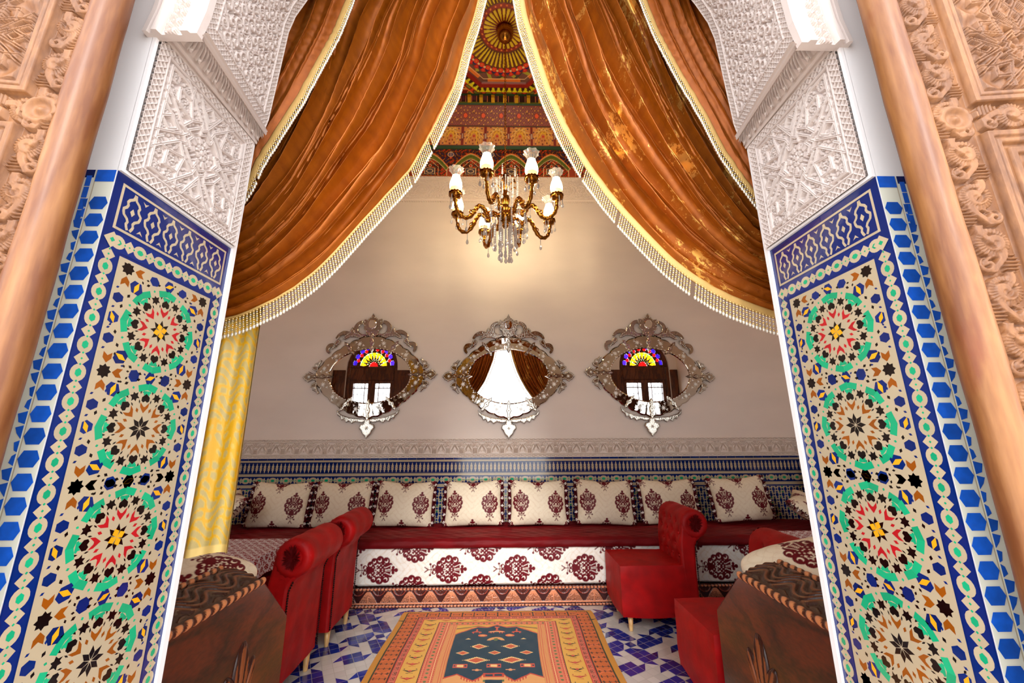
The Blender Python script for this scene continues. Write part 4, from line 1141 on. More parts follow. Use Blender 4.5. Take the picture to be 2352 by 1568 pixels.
def soft(name, x0, x1, y0, y1, z0, z1, m, parent=None, r=.04, step=.03, bulge=.012, amp=.003, fr=18, seed=0):
    """upholstered block: rounded, lightly bulged and rumpled"""
    def face(o, eu, ev, Lu, Lv, en):
        nu, nv = max(8, int(Lu/step)), max(8, int(Lv/step)); U, V = np.meshgrid(np.linspace(0, Lu, nu), np.linspace(0, Lv, nv), indexing='ij')
        P = np.array(o)+U[..., None]*np.array(eu)+V[..., None]*np.array(ev); return P
    c = np.array([(x0+x1)/2, (y0+y1)/2, (z0+z1)/2]); hs = np.array([x1-x0, y1-y0, z1-z0])/2
    fs = [face((x0,y0,z0),(1,0,0),(0,0,1),x1-x0,z1-z0,0), face((x1,y0,z0),(0,1,0),(0,0,1),y1-y0,z1-z0,0), face((x1,y1,z0),(-1,0,0),(0,0,1),x1-x0,z1-z0,0),
          face((x0,y1,z0),(0,-1,0),(0,0,1),y1-y0,z1-z0,0), face((x0,y0,z1),(1,0,0),(0,1,0),x1-x0,y1-y0,0), face((x0,y1,z0),(1,0,0),(0,-1,0),x1-x0,y1-y0,0)]
    V = []; F = []; n = 0
    for P in fs:
        q = P-c; core = np.clip(q, -(hs-r), hs-r); d = q-core; L = np.linalg.norm(d, axis=-1, keepdims=True); d = d/np.maximum(L, 1e-9)
        out = core+d*r; nn = out/hs; bl = bulge*np.prod(np.where(np.abs(q) >= hs-1e-6, 1, 1-(q/hs)**2), axis=-1, keepdims=True)
        wv = amp*(np.sin(out[...,0:1]*fr+seed)*np.cos(out[...,1:2]*fr*1.3)+np.sin(out[...,2:3]*fr*1.7+out[...,0:1]*9))
        out = out+d*(bl+wv)+c; a, e = out.shape[:2]
        V.append(out.reshape(-1,3)); F.append(gridf(a, e, base=n)); n += a*e
    return mesh(name, np.concatenate(V), np.concatenate(F), m, smooth=True, parent=parent)

# -- long sofa under the mirrors
root = empty('sofa', (0, 3.70, 0)); tag(root, 'long low sofa under the mirrors on a carved wooden base, cream brocade with burgundy medallions', 'sofa')
sx0, sx1 = XL+.02, XR-.02
rail('carved_rail', sx1-sx0, .155, lambda u, v, h: np.stack([sx0+u, -.004-h, v], -1), root)
b = MB(); b.box(sx0, sx1, 0.0, .76, .0, .15); b.build('base_frame', M_mahog, root)
def mattress(name, L_, prof, f, motifs, parent, step=.0040, m=M_brocade, base=white_):
    pl = np.array(prof); s = np.concatenate([[0], np.cumsum(np.hypot(*np.diff(pl, axis=0).T))]); nv = int(s[-1]/step); q = np.linspace(0, s[-1], nv)
    a, z = np.interp(q, s, pl[:,0]), np.interp(q, s, pl[:,1]); u = np.linspace(0, L_, int(L_/step)); U, Q = np.meshgrid(u, q, indexing='ij')
    A_ = np.broadcast_to(a, U.shape); Z_ = np.broadcast_to(z, U.shape); w = .0025*np.sin(U*7+Z_*10)+.0015*np.sin(U*23-Z_*31)
    return grid(name, f(U, A_-w, Z_), m, parent=parent, col=cloth_col(U, Z_, motifs, base))
mot = []
for i in range(-8, 8):
    xc = -1.05+i*.575-sx0
    mot += [(xc,.285,-PI/2,.205),(xc+.29,.445,-PI/2,.205),(xc+.27,.140,-PI/2,.205)]
prof = [(.05,.155),(.012,.158),(-.006,.175),(-.012,.24),(-.012,.38),(-.004,.45),(.03,.478),(.12,.482)]
mattress('mattress', sx1-sx0, prof, lambda u, a, z: np.stack([sx0+u, a, z], -1), mot, root)
# quilted velvet throw on top
u = np.linspace(sx0, sx1, 800); pl = np.array([(.76,.50),(.60,.497),(.40,.500),(.20,.505),(.08,.516),(.0,.520),(-.028,.505),(-.034,.475),(-.028,.452),(-.010,.448),(.02,.46)])
s = np.concatenate([[0], np.cumsum(np.hypot(*np.diff(pl, axis=0).T))]); q = np.linspace(0, s[-1], 110); U, Q = np.meshgrid(u, q, indexing='ij')
A_ = np.interp(Q, s, pl[:,0]); Z_ = np.interp(Q, s, pl[:,1]); wv = .004*np.abs(np.sin(Q*52+.7*np.sin(U*9)))+.0035*np.sin(U*11+Q*14)+.002*np.sin(U*37+Q*60)
P = np.stack([U, A_-wv*(Q > s[5]), Z_+wv*(Q <= s[5])], -1); grid('quilted_throw', P, M_quilt, parent=root, flip=True)
proto = None; cz = .722
CU = [(-2.25,.02,'cream brocade cushion with burgundy frills, leftmost on the long sofa in front of the tiles'),
      (-1.625,-.01,'cream brocade cushion partly behind a red roll back, second from left on long sofa'),
      (-1.0,.03,'third cream brocade cushion from the left, just right of the red rolled chair back'),
      (-.31,-.02,'cream brocade cushion just left of the middle of the long sofa'),
      (.345,.01,'cream brocade cushion below the middle mirror, just right of the sofa centre'),
      (1.02,.03,'cream brocade cushion directly left of the one behind the tufted red chair'),
      (1.68,.0,'cream brocade cushion partly hidden behind the tufted red chair back'),
      (2.415,-.05,'upright cream brocade cushion right of the tufted red chair, rightmost facing forward')]
for i, (x, ln, lb) in enumerate(CU):
    c = cushion((x, 4.285, cz+(.02 if i == 7 else 0)), .03*((-1)**i), -.27, ln, lb, proto=proto)
    if proto is None: proto = c
# -- sofas along the side walls with their own cushions
def side_sofa(sx, label):
    xw = XR-.02 if sx > 0 else XL+.02; xi = 2.62 if sx > 0 else -2.58
    r = empty('side_sofa', (xw, 2.87, 0)); tag(r, label, 'sofa')
    L_ = 1.55; o = (xi-xw)
    b = MB(); b.box(*sorted((0, o)), -.80, .75, 0, .15); b.build('base_frame', M_mahog, r)
    rail('carved_rail', L_, .155, lambda u, v, h: np.stack([o-sx*(.004+h), -.8+u, v], -1), r, .008)
    mattress('mattress', L_, prof, lambda u, a, z: np.stack([o+sx*(a), -.8+u, z], -1), [(.3,.285,PI/2,.2),(.9,.285,PI/2,.2),(.6,.44,PI/2,.2),(1.2,.44,PI/2,.2)], r, .008)
    u_ = np.linspace(-.8, .76, 120); U, Q = np.meshgrid(u_, q, indexing='ij'); A_ = np.interp(Q, s, pl[:,0]); Z_ = np.interp(Q, s, pl[:,1])
    wv = .005*np.sin(U*13+Q*20); grid('quilted_throw', np.stack([o+sx*A_, U, Z_+wv], -1), M_quilt, parent=r)
side_sofa(-1, 'low sofa along the left wall under a burgundy throw, behind the yellow curtain')
side_sofa(1, 'low sofa along the right wall under a burgundy throw, beyond the tufted red chairs')
cs = cushion((-2.60, 3.98, .70), -.9, -.80, .05, 'cream brocade cushion lying back on the left side sofa beside the yellow curtain', proto=proto, group='brocade cushions on the side sofas')
cs = cushion((2.84, 3.84, .69), .85, -.95, -.08, 'cream brocade cushion reclining on the right side sofa in the corner', proto=proto, group='brocade cushions on the side sofas')
cs = cushion((3.22, 4.02, .86), 1.35, -.25, 0, 'burgundy-frilled cushion standing behind the reclining one in the right corner', proto=proto, group='brocade cushions on the side sofas')

# -- end-on sofas against the front wall with carved end boards
def end_sofa(sx, label):
    X0 = 1.0; yb = Y1+.05; r = empty('end_board_sofa', (sx*X0, yb, 0)); tag(r, label, 'sofa')
    # outline of the board in (y,z)
    O = [(0,0),(2.03-yb,0),(2.09-yb,.08),(2.09-yb,.565),(1.862-yb,.775),(0,.775)]
    b = MB(); b.prism(O, lambda u, v, h: np.stack([sx*h, u, v], -1), 0, -.045 if 0 else .0, bevel=0) if 0 else None
    f = lambda u, v, h: np.stack([-sx*(h-.0), u, v], -1)
    b.prism(O, f, -.04, .004, bevel=.006); b.build('end_board', M_mahog, r)
    # carved, sloping top between two rope mouldings
    y1_ = 1.862-yb; u = np.linspace(0, y1_, 260); v = np.linspace(0, 1, 60); U, V = np.meshgrid(u, v, indexing='ij')
    H = .35+.0*U; th = U/.16*2*PI
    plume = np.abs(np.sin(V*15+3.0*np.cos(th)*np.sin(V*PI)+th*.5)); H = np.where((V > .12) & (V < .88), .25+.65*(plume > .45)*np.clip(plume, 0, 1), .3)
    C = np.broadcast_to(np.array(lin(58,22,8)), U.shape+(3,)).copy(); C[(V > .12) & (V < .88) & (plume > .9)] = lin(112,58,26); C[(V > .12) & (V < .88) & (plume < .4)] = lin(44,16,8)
    rl = .035*np.sin(PI*V)
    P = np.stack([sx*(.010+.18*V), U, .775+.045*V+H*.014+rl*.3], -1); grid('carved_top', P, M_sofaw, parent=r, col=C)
    for (vx, vz, nm) in ((.004,.779,'rope_moulding'),(.186,.824,'rope_moulding')):
        n = int(y1_/.040); ub = np.linspace(0, y1_, n*12); aa = np.arange(12)*2*PI/12; UU, AA = np.meshgrid(ub, aa, indexing='ij')
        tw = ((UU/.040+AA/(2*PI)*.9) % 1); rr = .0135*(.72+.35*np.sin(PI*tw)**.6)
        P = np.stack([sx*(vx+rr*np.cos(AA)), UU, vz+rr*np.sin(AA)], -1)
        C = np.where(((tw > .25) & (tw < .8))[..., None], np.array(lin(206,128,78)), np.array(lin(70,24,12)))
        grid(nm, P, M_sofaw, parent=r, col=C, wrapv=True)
    # carved leaf applied to the board
    nu, nv = 110, 150; y_ = np.linspace(-.10, .10, nu); z_ = np.linspace(-.16, .135, nv); YY, ZZ = np.meshgrid(y_, z_, indexing='ij')
    lobes = [(0,.0,.045,.125,0),(-.045,-.035,.03,.085,.45),(.045,-.035,.03,.085,-.45),(-.035,-.11,.035,.05,.3),(.035,-.11,.035,.05,-.3)]
    Hh = np.zeros(YY.shape)
    for (cy, cz_, a, c_, an) in lobes:
        y2 = (YY-cy)*math.cos(an)+(ZZ-cz_)*math.sin(an); z2 = -(YY-cy)*math.sin(an)+(ZZ-cz_)*math.cos(an)
        e = (y2/a)**2+(z2/c_)**2; rib = .72+.28*np.cos(y2/a*9-z2*12*np.sign(y2)); Hh = np.maximum(Hh, np.where(e < 1, (1-e)**.4*rib, 0))
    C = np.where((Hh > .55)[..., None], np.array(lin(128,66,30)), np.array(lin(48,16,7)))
    msk = Hh > .01; P = np.stack([-sx*(.0042+Hh*.013), (1.765-yb)+YY, .475+ZZ*1.0], -1)
    idx = gridf(nu, nv); keep = msk.reshape(-1)[idx].any(axis=1)
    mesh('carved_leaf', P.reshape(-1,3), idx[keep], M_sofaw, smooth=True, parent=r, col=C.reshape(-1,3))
    b = MB(); b.box(*sorted((sx*.05, sx*1.5)), 0, .80, 0, .36, bv=.01); b.build('base_frame', M_mahog, r)
    soft('mattress', *sorted((sx*.20, sx*1.5)), 0, .86, .36, .50, M_brocplain, r, r=.06)
M_brocplain = mat('brocade_plain', tuple(cream), .55, noise=.12, nscale=22, sheen=.15)
end_sofa(-1, 'sofa end with dark mahogany board, rope-carved top and carved leaf, left foreground')
end_sofa(1, 'sofa end with dark mahogany board, rope-carved top and carved leaf, right foreground')
def big_pillow(sx, loc, rot_, w, h, T, mot, label, seed):
    r = pillow('bolster_cushion', w, h, T, mot, None, n=240, sag=.02, seed=seed, dent=0, rnd=.13); r.location = loc; r.rotation_euler = rot_
    return tag(r, label, 'cushion', 'large brocade cushions on the front sofas')
big_pillow(-1, (-1.52, 1.80, .73), (-1.10, .15, .05), .88, .54, .11, [(.30,.135,-1.9,.17),(.17,-.05,-.5,.17),(-.1,.13,.5,.17),(-.25,-.12,1,.17)], 'large cream brocade cushion with burgundy medallions behind the left carved end board', 1)
big_pillow(1, (1.52, 1.80, .735), (-1.10, -.17, -.05), .90, .58, .12, [(-.17,.12,.4,.18),(-.37,.0,-.6,.17),(.15,-.1,.3,.18)], 'large cream brocade cushion with burgundy medallions behind the right carved end board', 2)

# ============================================================= red velvet chairs with rolled backs
M_leg = wood('pale_beech', lin(214,160,96), lin(238,196,132), .4, 10, (2,2,.4), coat=.2)
M_stud = mat('nail_trim', lin(50,26,28), .35, metal=.6)
M_tassel = mat('dark_pile', lin(86,4,8), .7, sheen=.5, sheen_tint=lin(200,30,30), spec=.1)
def make_chair():
    r = empty('armless_chair', (0,0,0)); w = .455
    soft('seat', .0, .50, -w/2, w/2, .10, .44, M_redvel, r, r=.025, step=.022, bulge=.010, amp=.0025, fr=16)
    # back: profile in x,z swept along y
    arc = [(.585+.104*math.cos(t), .716+.102*math.sin(t)) for t in np.linspace(math.radians(172), math.radians(-62), 22)]
    pr = [(.47,.105),(.465,.25),(.46,.42),(.458,.50),(.462,.60),(.472,.66)]+arc+[(.602,.608),(.578,.57),(.572,.40),(.572,.105)]
    pr = np.array(pr); s_ = np.concatenate([[0], np.cumsum(np.hypot(*np.diff(pr, axis=0).T))]); q = np.linspace(0, s_[-1], 130)
    X = np.interp(q, s_, pr[:,0]); Z = np.interp(q, s_, pr[:,1]); tx, tz = np.gradient(X), np.gradient(Z); L = np.hypot(tx, tz); nx, nz = -tz/L, tx/L
    yy = np.concatenate([[-w/2, -w/2+.003, -w/2+.010], np.linspace(-w/2+.022, w/2-.022, 70), [w/2-.010, w/2-.003, w/2]])
    ins = np.interp(np.abs(yy), [0, w/2-.022, w/2-.010, w/2-.003, w/2], [0,0,.004,.010,.020])
    Q, Y_ = np.meshgrid(q, yy, indexing='ij'); I = np.broadcast_to(ins, Q.shape); XX, ZZ, NX, NZ = [np.broadcast_to(a[:, None], Q.shape) for a in (X, Z, nx, nz)]
    D = -I.copy(); s1 = s_[5]; btn = []
    for i, sv in enumerate((s_[2]+.07, s_[2]+.15, s_[2]+.23, s_[2]+.31)):
        for j in range(4 if i % 2 == 0 else 3):
            yb_ = (j-(1.5 if i % 2 == 0 else 1))*.11; d = np.hypot(Q-sv, Y_-yb_); D -= .020*np.exp(-(d/.028)**2)-.002*np.cos(np.clip(d/.06, 0, 1)*PI)*np.exp(-(d/.06)**2)
            k = int(sv/s_[-1]*129); btn.append((X[k]+nx[k]*-.014, yb_, Z[k]+nz[k]*-.014))
    D += .0016*np.sin(Y_*40+Q*10)
    # profile runs so that (nx,nz) points outward
    P = np.stack([XX+NX*D, Y_, ZZ+NZ*D], -1)
    bk = grid('backrest', P, M_redvel, parent=r)
    for sg in (-1, 1):   # closed sides
        yv = sg*w/2; rim = P[:, 0 if sg < 0 else -1]; c_ = np.array([(x, yv, z) for x, z in zip(rim[:,0], rim[:,2])])
        tri = tessellate_polygon([[Vector((p[0], p[2], 0)) for p in c_]])
        mesh('side_panel', c_, [list(t) for t in tri], M_redvel, parent=bk)
    for p in btn:
        b = MB(); b.sph((0,0,0), .009, 8, 6); o = b.build('tuft_button', M_redvel, bk, smooth=True); o.location = p
    # bolster end: gathered pleats round a dark centre
    for sg in (-1, 1):
        b = MB(); n = 40; a = np.arange(n)*2*PI/n; V = []
        for r_, h_ in ((.100,.0),(.094,.013),(.072,.022),(.045,.010),(.02,-.012),(.004,-.016)):
            rr = r_*(1+.03*np.cos(a*20)*(r_ > .03)); V.append(np.stack([.585+rr*np.cos(a), np.full(n, sg*(w/2-.012+h_)), .716+rr*np.sin(a)], -1))
        b.add(np.concatenate(V), gridf(6, n, wrapv=True)); e = b.build('pleated_end', M_redvel, bk, smooth=True)
        b = MB(); b2 = np.random.default_rng(3)
        for i in range(170):
            t = b2.uniform(0, 2*PI); l = b2.uniform(.03, .072); o = np.array([.585, sg*(w/2-.004), .713]); d = np.array([math.cos(t)*l*.75, sg*b2.uniform(.012,.034), math.sin(t)*l+.012])
            b.tube([o+d*.1, o+d*.6, o+d], [.0045,.004,.0008], 4, cap=False)
        b.build('tassel', M_tassel, e)
    # nail trim down the rear edges
    for sg in (-1, 1):
        b = MB()
        for z in np.arange(.12, .60, .0125): b.sph((.577+.02*max(0, (z-.55)/.05), sg*(w/2-.010), z), .0058, 6, 4)
        b.build('nail_trim', M_stud, r)
    for (x, y) in ((.07,-w/2+.06),(.07,w/2-.06),(.545,-w/2+.06),(.545,w/2-.06)):
        b = MB(); b.lathe([(.0,0),(.0125,0),(.0135,.003),(.020,.105),(.0,.105)], (x, y, 0), 16); b.build('leg', M_leg, r, smooth=True)
    return r
ch = make_chair(); G = 'red velvet chairs with rolled backs'
CH = [((-1.74,2.635,0), .0, 'red velvet chair seen from behind, nearer one on the left, dark tassel on its roll'),
      ((-1.74,3.25,0), .01, 'red velvet chair seen from behind, farther one on the left against the cushions'),
      ((.845,3.415,0), -.0, 'tufted red velvet chair facing left in front of the long sofa on the right'),
      ((.99,2.365,0), .0, 'dark red velvet chair half hidden behind the right carved end board')]
for i, (l, a, lb) in enumerate(CH):
    o = ch if i == 0 else copy_tree(ch); o.location = l; o.rotation_euler[2] = a; tag(o, lb, 'chair', G)

# ============================================================= tables with printed cloths
M_print = mat('printed_cotton', vcol=True, rough=.7)
def table(cx, cy, label, lab2, wx=.62, wy=.72, H_=.60):
    t = empty('side_table', (cx, cy, 0)); tag(t, label, 'table')
    b = MB(); b.box(-wx/2, wx/2, -wy/2, wy/2, H_-.03, H_-.002, bv=.006); b.build('tabletop', M_mahog, t)
    b = MB(); b.lathe([(0,0),(.16,0),(.16,.02),(.05,.05),(.032,.12),(.045,.25),(.032,.38),(.06,H_-.04),(.0,H_-.03)], (0,0,0), 24); b.build('pedestal', M_mahog, t, smooth=True)
    n = 220; R1 = wx/2+.13; R2 = wy/2+.13; U, V = np.meshgrid(np.linspace(-R1, R1, n), np.linspace(-R2, R2, n), indexing='ij')
    ex_, ey_ = np.maximum(np.abs(U)-wx/2-.004, 0), np.maximum(np.abs(V)-wy/2-.004, 0); dr = np.maximum(ex_, ey_)
    X = np.sign(U)*(np.minimum(np.abs(U), wx/2+.006)+.16*ex_+.010*np.sin(V*36)*ex_/.16); Y_ = np.sign(V)*(np.minimum(np.abs(V), wy/2+.006)+.16*ey_+.010*np.sin(U*36)*ey_/.16)
    Z = H_+.003-dr*.97
    C = np.broadcast_to(np.array(lin(232,222,226)), U.shape+(3,)).copy(); red_ = np.array(lin(150,4,24)); p = .062
    for (ox, oy, n_) in ((0,0,7),(p/2,p/2,0)):
        x = (U+ox) % p-p/2; y = (V+oy) % p-p/2; r = np.hypot(x, y); th = np.arctan2(y, x)
        if n_:
            C[(r < .021*(.55+.45*np.abs(np.cos(th*3.5)))) & (r > .0075)] = red_; C[r < .0045] = red_
        else: C[(np.abs(r-.008) < .0034)] = red_
    C[np.abs(np.sin(U*101+2*np.sin(V*50))*np.sin(V*101+1.5*np.cos(U*44))) > .80] = red_
    C[dr > .122] = red_
    o = grid('tablecloth', np.stack([X, Y_, Z], -1), M_print, col=C); o.location = (cx, cy, 0); tag(o, lab2, 'tablecloth')
table(-1.93, 3.02, 'small table behind the left red chairs, hidden under its cloth', 'red and white floral tablecloth on the small table behind the left chairs')
table(2.20, 2.83, 'small table behind the near right red chair, mostly out of sight', 'red and white floral tablecloth glimpsed above the right foreground cushion', H_=.66)
# ============================================================= velvet drapes
V_left = uvmat_velvet('amber_velvet', lin(126,56,2), lin(244,180,76), 1.0, lin(192,104,14), .2)  # noise-driven gold flecks also put sheen highlights of the folds into the colour
V_right = uvmat_velvet('crushed_amber_velvet', lin(126,58,3), lin(234,180,92), .975, lin(186,100,16), .18)
V_back = uvmat_velvet('shaded_amber_velvet', lin(120,56,4), lin(230,170,80), 1.05, lin(176,92,14), .15)
M_braid = mat('cream_braid', lin(196,158,92), .6, bump=.4, bscale=400, bdist=.002)
M_bead = mat('gold_bead', lin(240,206,130), .15, metal=.4, coat=.5)
M_pearl = mat('crystal_bead', lin(250,244,226), .05, metal=.55, spec=1, coat=1)
def smooth_path(P, n):
    P = np.array(P, float); s = np.concatenate([[0], np.cumsum(np.hypot(*np.diff(P, axis=0).T))]); q = np.linspace(0, s[-1], n)
    X = [np.interp(q, s, P[:, k]) for k in (0, 1)]
    w = max(3, n//16) | 1; ker = np.hanning(w+2)[1:-1]; ker /= ker.sum(); out = []
    for a in X:
        pad = np.concatenate([2*a[0]-a[w//2:0:-1], a, 2*a[-1]-a[-2:-w//2-1:-1]]); out.append(np.convolve(pad, ker, 'valid')[:n])
    return np.stack(out, -1)
def drape(name, inner, outer, y0, nf, amp, m, label, sx, braid, bead_len, group, seed=0, skew=0., pitch=.0125, nu=620, nt=420):
    r = np.random.default_rng(seed)
    a, b_ = smooth_path(inner, nu), smooth_path(outer, nu); s = np.linspace(0, 1, nu); t = np.linspace(0, 1, nt)
    S_, T_ = np.meshgrid(s, t, indexing='ij')
    # folds of uneven width
    w = r.uniform(.6, 1.5, nf); kn = np.concatenate([[0], np.cumsum(w)]); kn /= kn[-1]; hts = r.uniform(.55, 1.0, nf+1)
    ph = np.interp(T_+.020*np.sin(S_*5+seed)*np.sin(T_*PI)+.010*np.sin(S_*11+T_*9), kn, np.arange(nf+1)); fr_ = ph % 1; k = np.clip(np.floor(ph).astype(int), 0, nf)
    fold = np.sin(PI*fr_)**.75*hts[k]; sub = .22*np.sin(ph*PI*3+S_*7+k)*np.sin(PI*fr_)
    A_ = amp*(.55+.45*np.sin(np.clip(S_*1.1, 0, 1)*PI)**.5)*(1-.25*S_)
    edge = np.clip(T_/.03, 0, 1)
    lean = .55*(w[np.clip(k, 0, nf-1)]/w.sum())*np.sin(2*PI*fr_)*.35
    X0 = (1-T_)[..., None]*a[:, None]+T_[..., None]*b_[:, None]; dT = (b_-a)[:, None]*lean[..., None]
    XZ = X0+dT*edge[..., None]
    Y_ = y0-A_*(fold+sub)*(.35+.65*edge)+.010*np.sin(S_*6)
    wr = .0012*np.sin(S_*150+T_*40+8*np.sin(S_*13))*np.sin(T_*60+S_*17); Y_ = Y_+wr
    P = np.stack([sx*XZ[..., 0], Y_, XZ[..., 1]], -1); uv = np.stack([T_, S_*3.2], -1)
    Lc = np.hypot(*np.diff(a, axis=0).T).sum()
    o = grid(name, P, m, uv=uv); tag(o, label, 'curtain', group)
    P2 = P[::3, ::3].copy(); P2[..., 1] += .012; grid('lining', P2, m, parent=o, uv=uv[::3, ::3])
    # braid along the inner hem, on the side away from the cloth
    T2 = np.gradient(a, axis=0); T2 /= np.linalg.norm(T2, axis=1)[:, None]; nrm = np.stack([-T2[:,1], T2[:,0]], -1)
    if ((b_-a)*nrm).sum() > 0: nrm = -nrm
    q = np.linspace(-.15, 1, 6); yb = Y_[:, 0]
    R_ = a[:, None]+nrm[:, None]*(q[None, :, None]*braid); Yb = yb[:, None]-.004-.003*np.sin((q+.15)/1.15*PI)[None]
    PB_ = np.stack([sx*R_[..., 0], np.broadcast_to(Yb, R_.shape[:2]), R_[..., 1]], -1); P3 = PB_[:, ::-1].copy(); P3[..., 1] += .006
    grid('braid_trim', np.concatenate([PB_, P3], 1), M_braid, parent=o, wrapv=True)
    b = MB(); n = int(Lc/pitch); ln = np.concatenate([[0], np.cumsum(np.hypot(*np.diff(a, axis=0).T))])
    for i in range(n):
        sl = (i+.5)*pitch; p = np.array([np.interp(sl, ln, (a+nrm*braid*.85)[:, 0]), np.interp(sl, ln, (a+nrm*braid*.85)[:, 1])]); y = np.interp(sl, ln, yb)-.004
        if p[1] > 3.45: continue
        nn = np.array([np.interp(sl, ln, nrm[:, 0]), np.interp(sl, ln, nrm[:, 1])]); d = np.array([nn[0]*.35, -1.]); d /= np.linalg.norm(d)
        if r.random() < .02: continue
        nb = int(bead_len/.0082)
        for j in range(nb):
            q_ = p+d*(j+.5)*.0082; b.sph((sx*q_[0], y+r.normal(0, .0006), q_[1]), .0031 if j % 2 else .0038, 6, 4, mi=j % 2)
        q_ = p+d*(nb*.0082+.006); b.sph((sx*q_[0], y, q_[1]), .0052, 8, 5, mi=1, sc=(1,1,1.5))
    f = b.build('bead_fringe', [M_bead, M_pearl], o, smooth=True); f['kind'] = 'stuff'
    return o
inL = [(-.06,3.62),(-.137,3.194),(-.176,3.049),(-.219,2.82),(-.298,2.605),(-.381,2.403),(-.471,2.269),(-.571,2.123),(-.654,2.009),(-.737,1.925),(-.834,1.854),(-.957,1.790),(-1.06,1.765)]
ouL = [(-.66,3.62),(-.78,3.2),(-.80,3.0),(-.84,2.8),(-.87,2.65),(-.91,2.5),(-.95,2.40),(-.98,2.34),(-1.0,2.31),(-1.03,2.29),(-1.05,2.28),(-1.07,2.28),(-1.09,2.28)]
fx = lambda P: [(-x, z) for x, z in P]
drape('velvet_curtain', fx(inL), fx(ouL), 1.40, 12, .098, V_left, 'amber velvet curtain swept to the left jamb with a long beaded hem', -1, .008, .062, 'amber velvet curtains framing the opening', 3)
inR = [(.05,3.62),(.103,3.199),(.152,3.008),(.201,2.804),(.266,2.612),(.344,2.44),(.435,2.276),(.539,2.13),(.641,2.006),(.743,1.924),(.846,1.863),(.971,1.812),(1.08,1.78)]
ouR = [(.62,3.62),(.74,3.2),(.77,3.0),(.81,2.8),(.85,2.65),(.90,2.5),(.94,2.38),(.97,2.30),(1.0,2.26),(1.03,2.24),(1.06,2.23),(1.08,2.22),(1.10,2.22)]
drape('velvet_curtain', inR, ouR, 1.395, 13, .088, V_right, 'crushed amber velvet curtain swept to the right jamb, patched with gold', 1, .024, .058, 'amber velvet curtains framing the opening', 8)
in2 = [(-.57,3.6),(-.635,3.20),(-.649,3.127),(-.684,2.942),(-.729,2.788),(-.783,2.6),(-.845,2.442),(-.893,2.329),(-.915,2.238),(-.96,2.15)]
ou2 = [(-.98,3.6),(-1.0,3.2),(-1.02,3.0),(-1.04,2.8),(-1.06,2.6),(-1.08,2.5),(-1.08,2.4),(-1.09,2.3),(-1.1,2.25),(-1.1,2.2)]
drape('outer_curtain', fx(in2), fx(ou2), 1.262, 6, .028, V_back, 'narrow outer fold of amber velvet behind the left carved arch, beaded edge', -1, .022, .030, 'outer velvet folds beside the arch', 5, nu=360, nt=200)
in3 = [(.52,3.6),(.585,3.20),(.596,3.154),(.635,2.967),(.702,2.747),(.768,2.56),(.816,2.402),(.87,2.29),(.92,2.2),(.97,2.12)]
ou3 = [(.98,3.6),(1.0,3.2),(1.02,3.0),(1.04,2.8),(1.06,2.6),(1.08,2.5),(1.08,2.4),(1.09,2.3),(1.1,2.25),(1.1,2.2)]
drape('outer_curtain', in3, ou3, 1.262, 7, .028, V_back, 'narrow outer fold of amber velvet behind the right carved arch, beaded edge', 1, .016, .026, 'outer velvet folds beside the arch', 6, nu=360, nt=200)

# yellow brocade curtain hanging straight behind the left jamb
U, V = np.meshgrid(np.linspace(0, 1, 200), np.linspace(.985, 3.3, 420), indexing='ij')
X = -.912-.36*U; Yc = 1.44+.018*np.sin(U*15+.3*np.sin(V*2))+.006*np.sin(U*37); Zc = V+.008*np.sin(U*15)*np.clip(1.1-V, 0, 1)*4
g = np.abs(np.sin(X*130+2.6*np.sin(V*47+1))+np.sin(V*105+2.2*np.sin(X*120))); g2 = np.sin(X*25+V*14)
C = np.where((g < .55)[..., None], np.array(lin(236,180,30)), np.array(lin(200,178,110))); C = np.where(((g < 1.0) & (g >= .55))[..., None], np.array(lin(224,190,84)), C)
C = np.where((V < 1.01)[..., None], np.array(lin(236,204,120)), C)
M_yel = mat('gold_brocade', vcol=True, rough=.38, sheen=.3, sheen_tint=(1,.85,.4), metal=.1)
o = grid('brocade_curtain', np.stack([X, Yc, Zc], -1), M_yel, col=C); tag(o, 'straight yellow and gold brocade curtain hanging behind the left tiled jamb', 'curtain')
P2 = np.stack([X, Yc+.006, Zc], -1)[::4, ::4]; grid('lining', P2, M_yel, parent=o, col=C[::4, ::4])

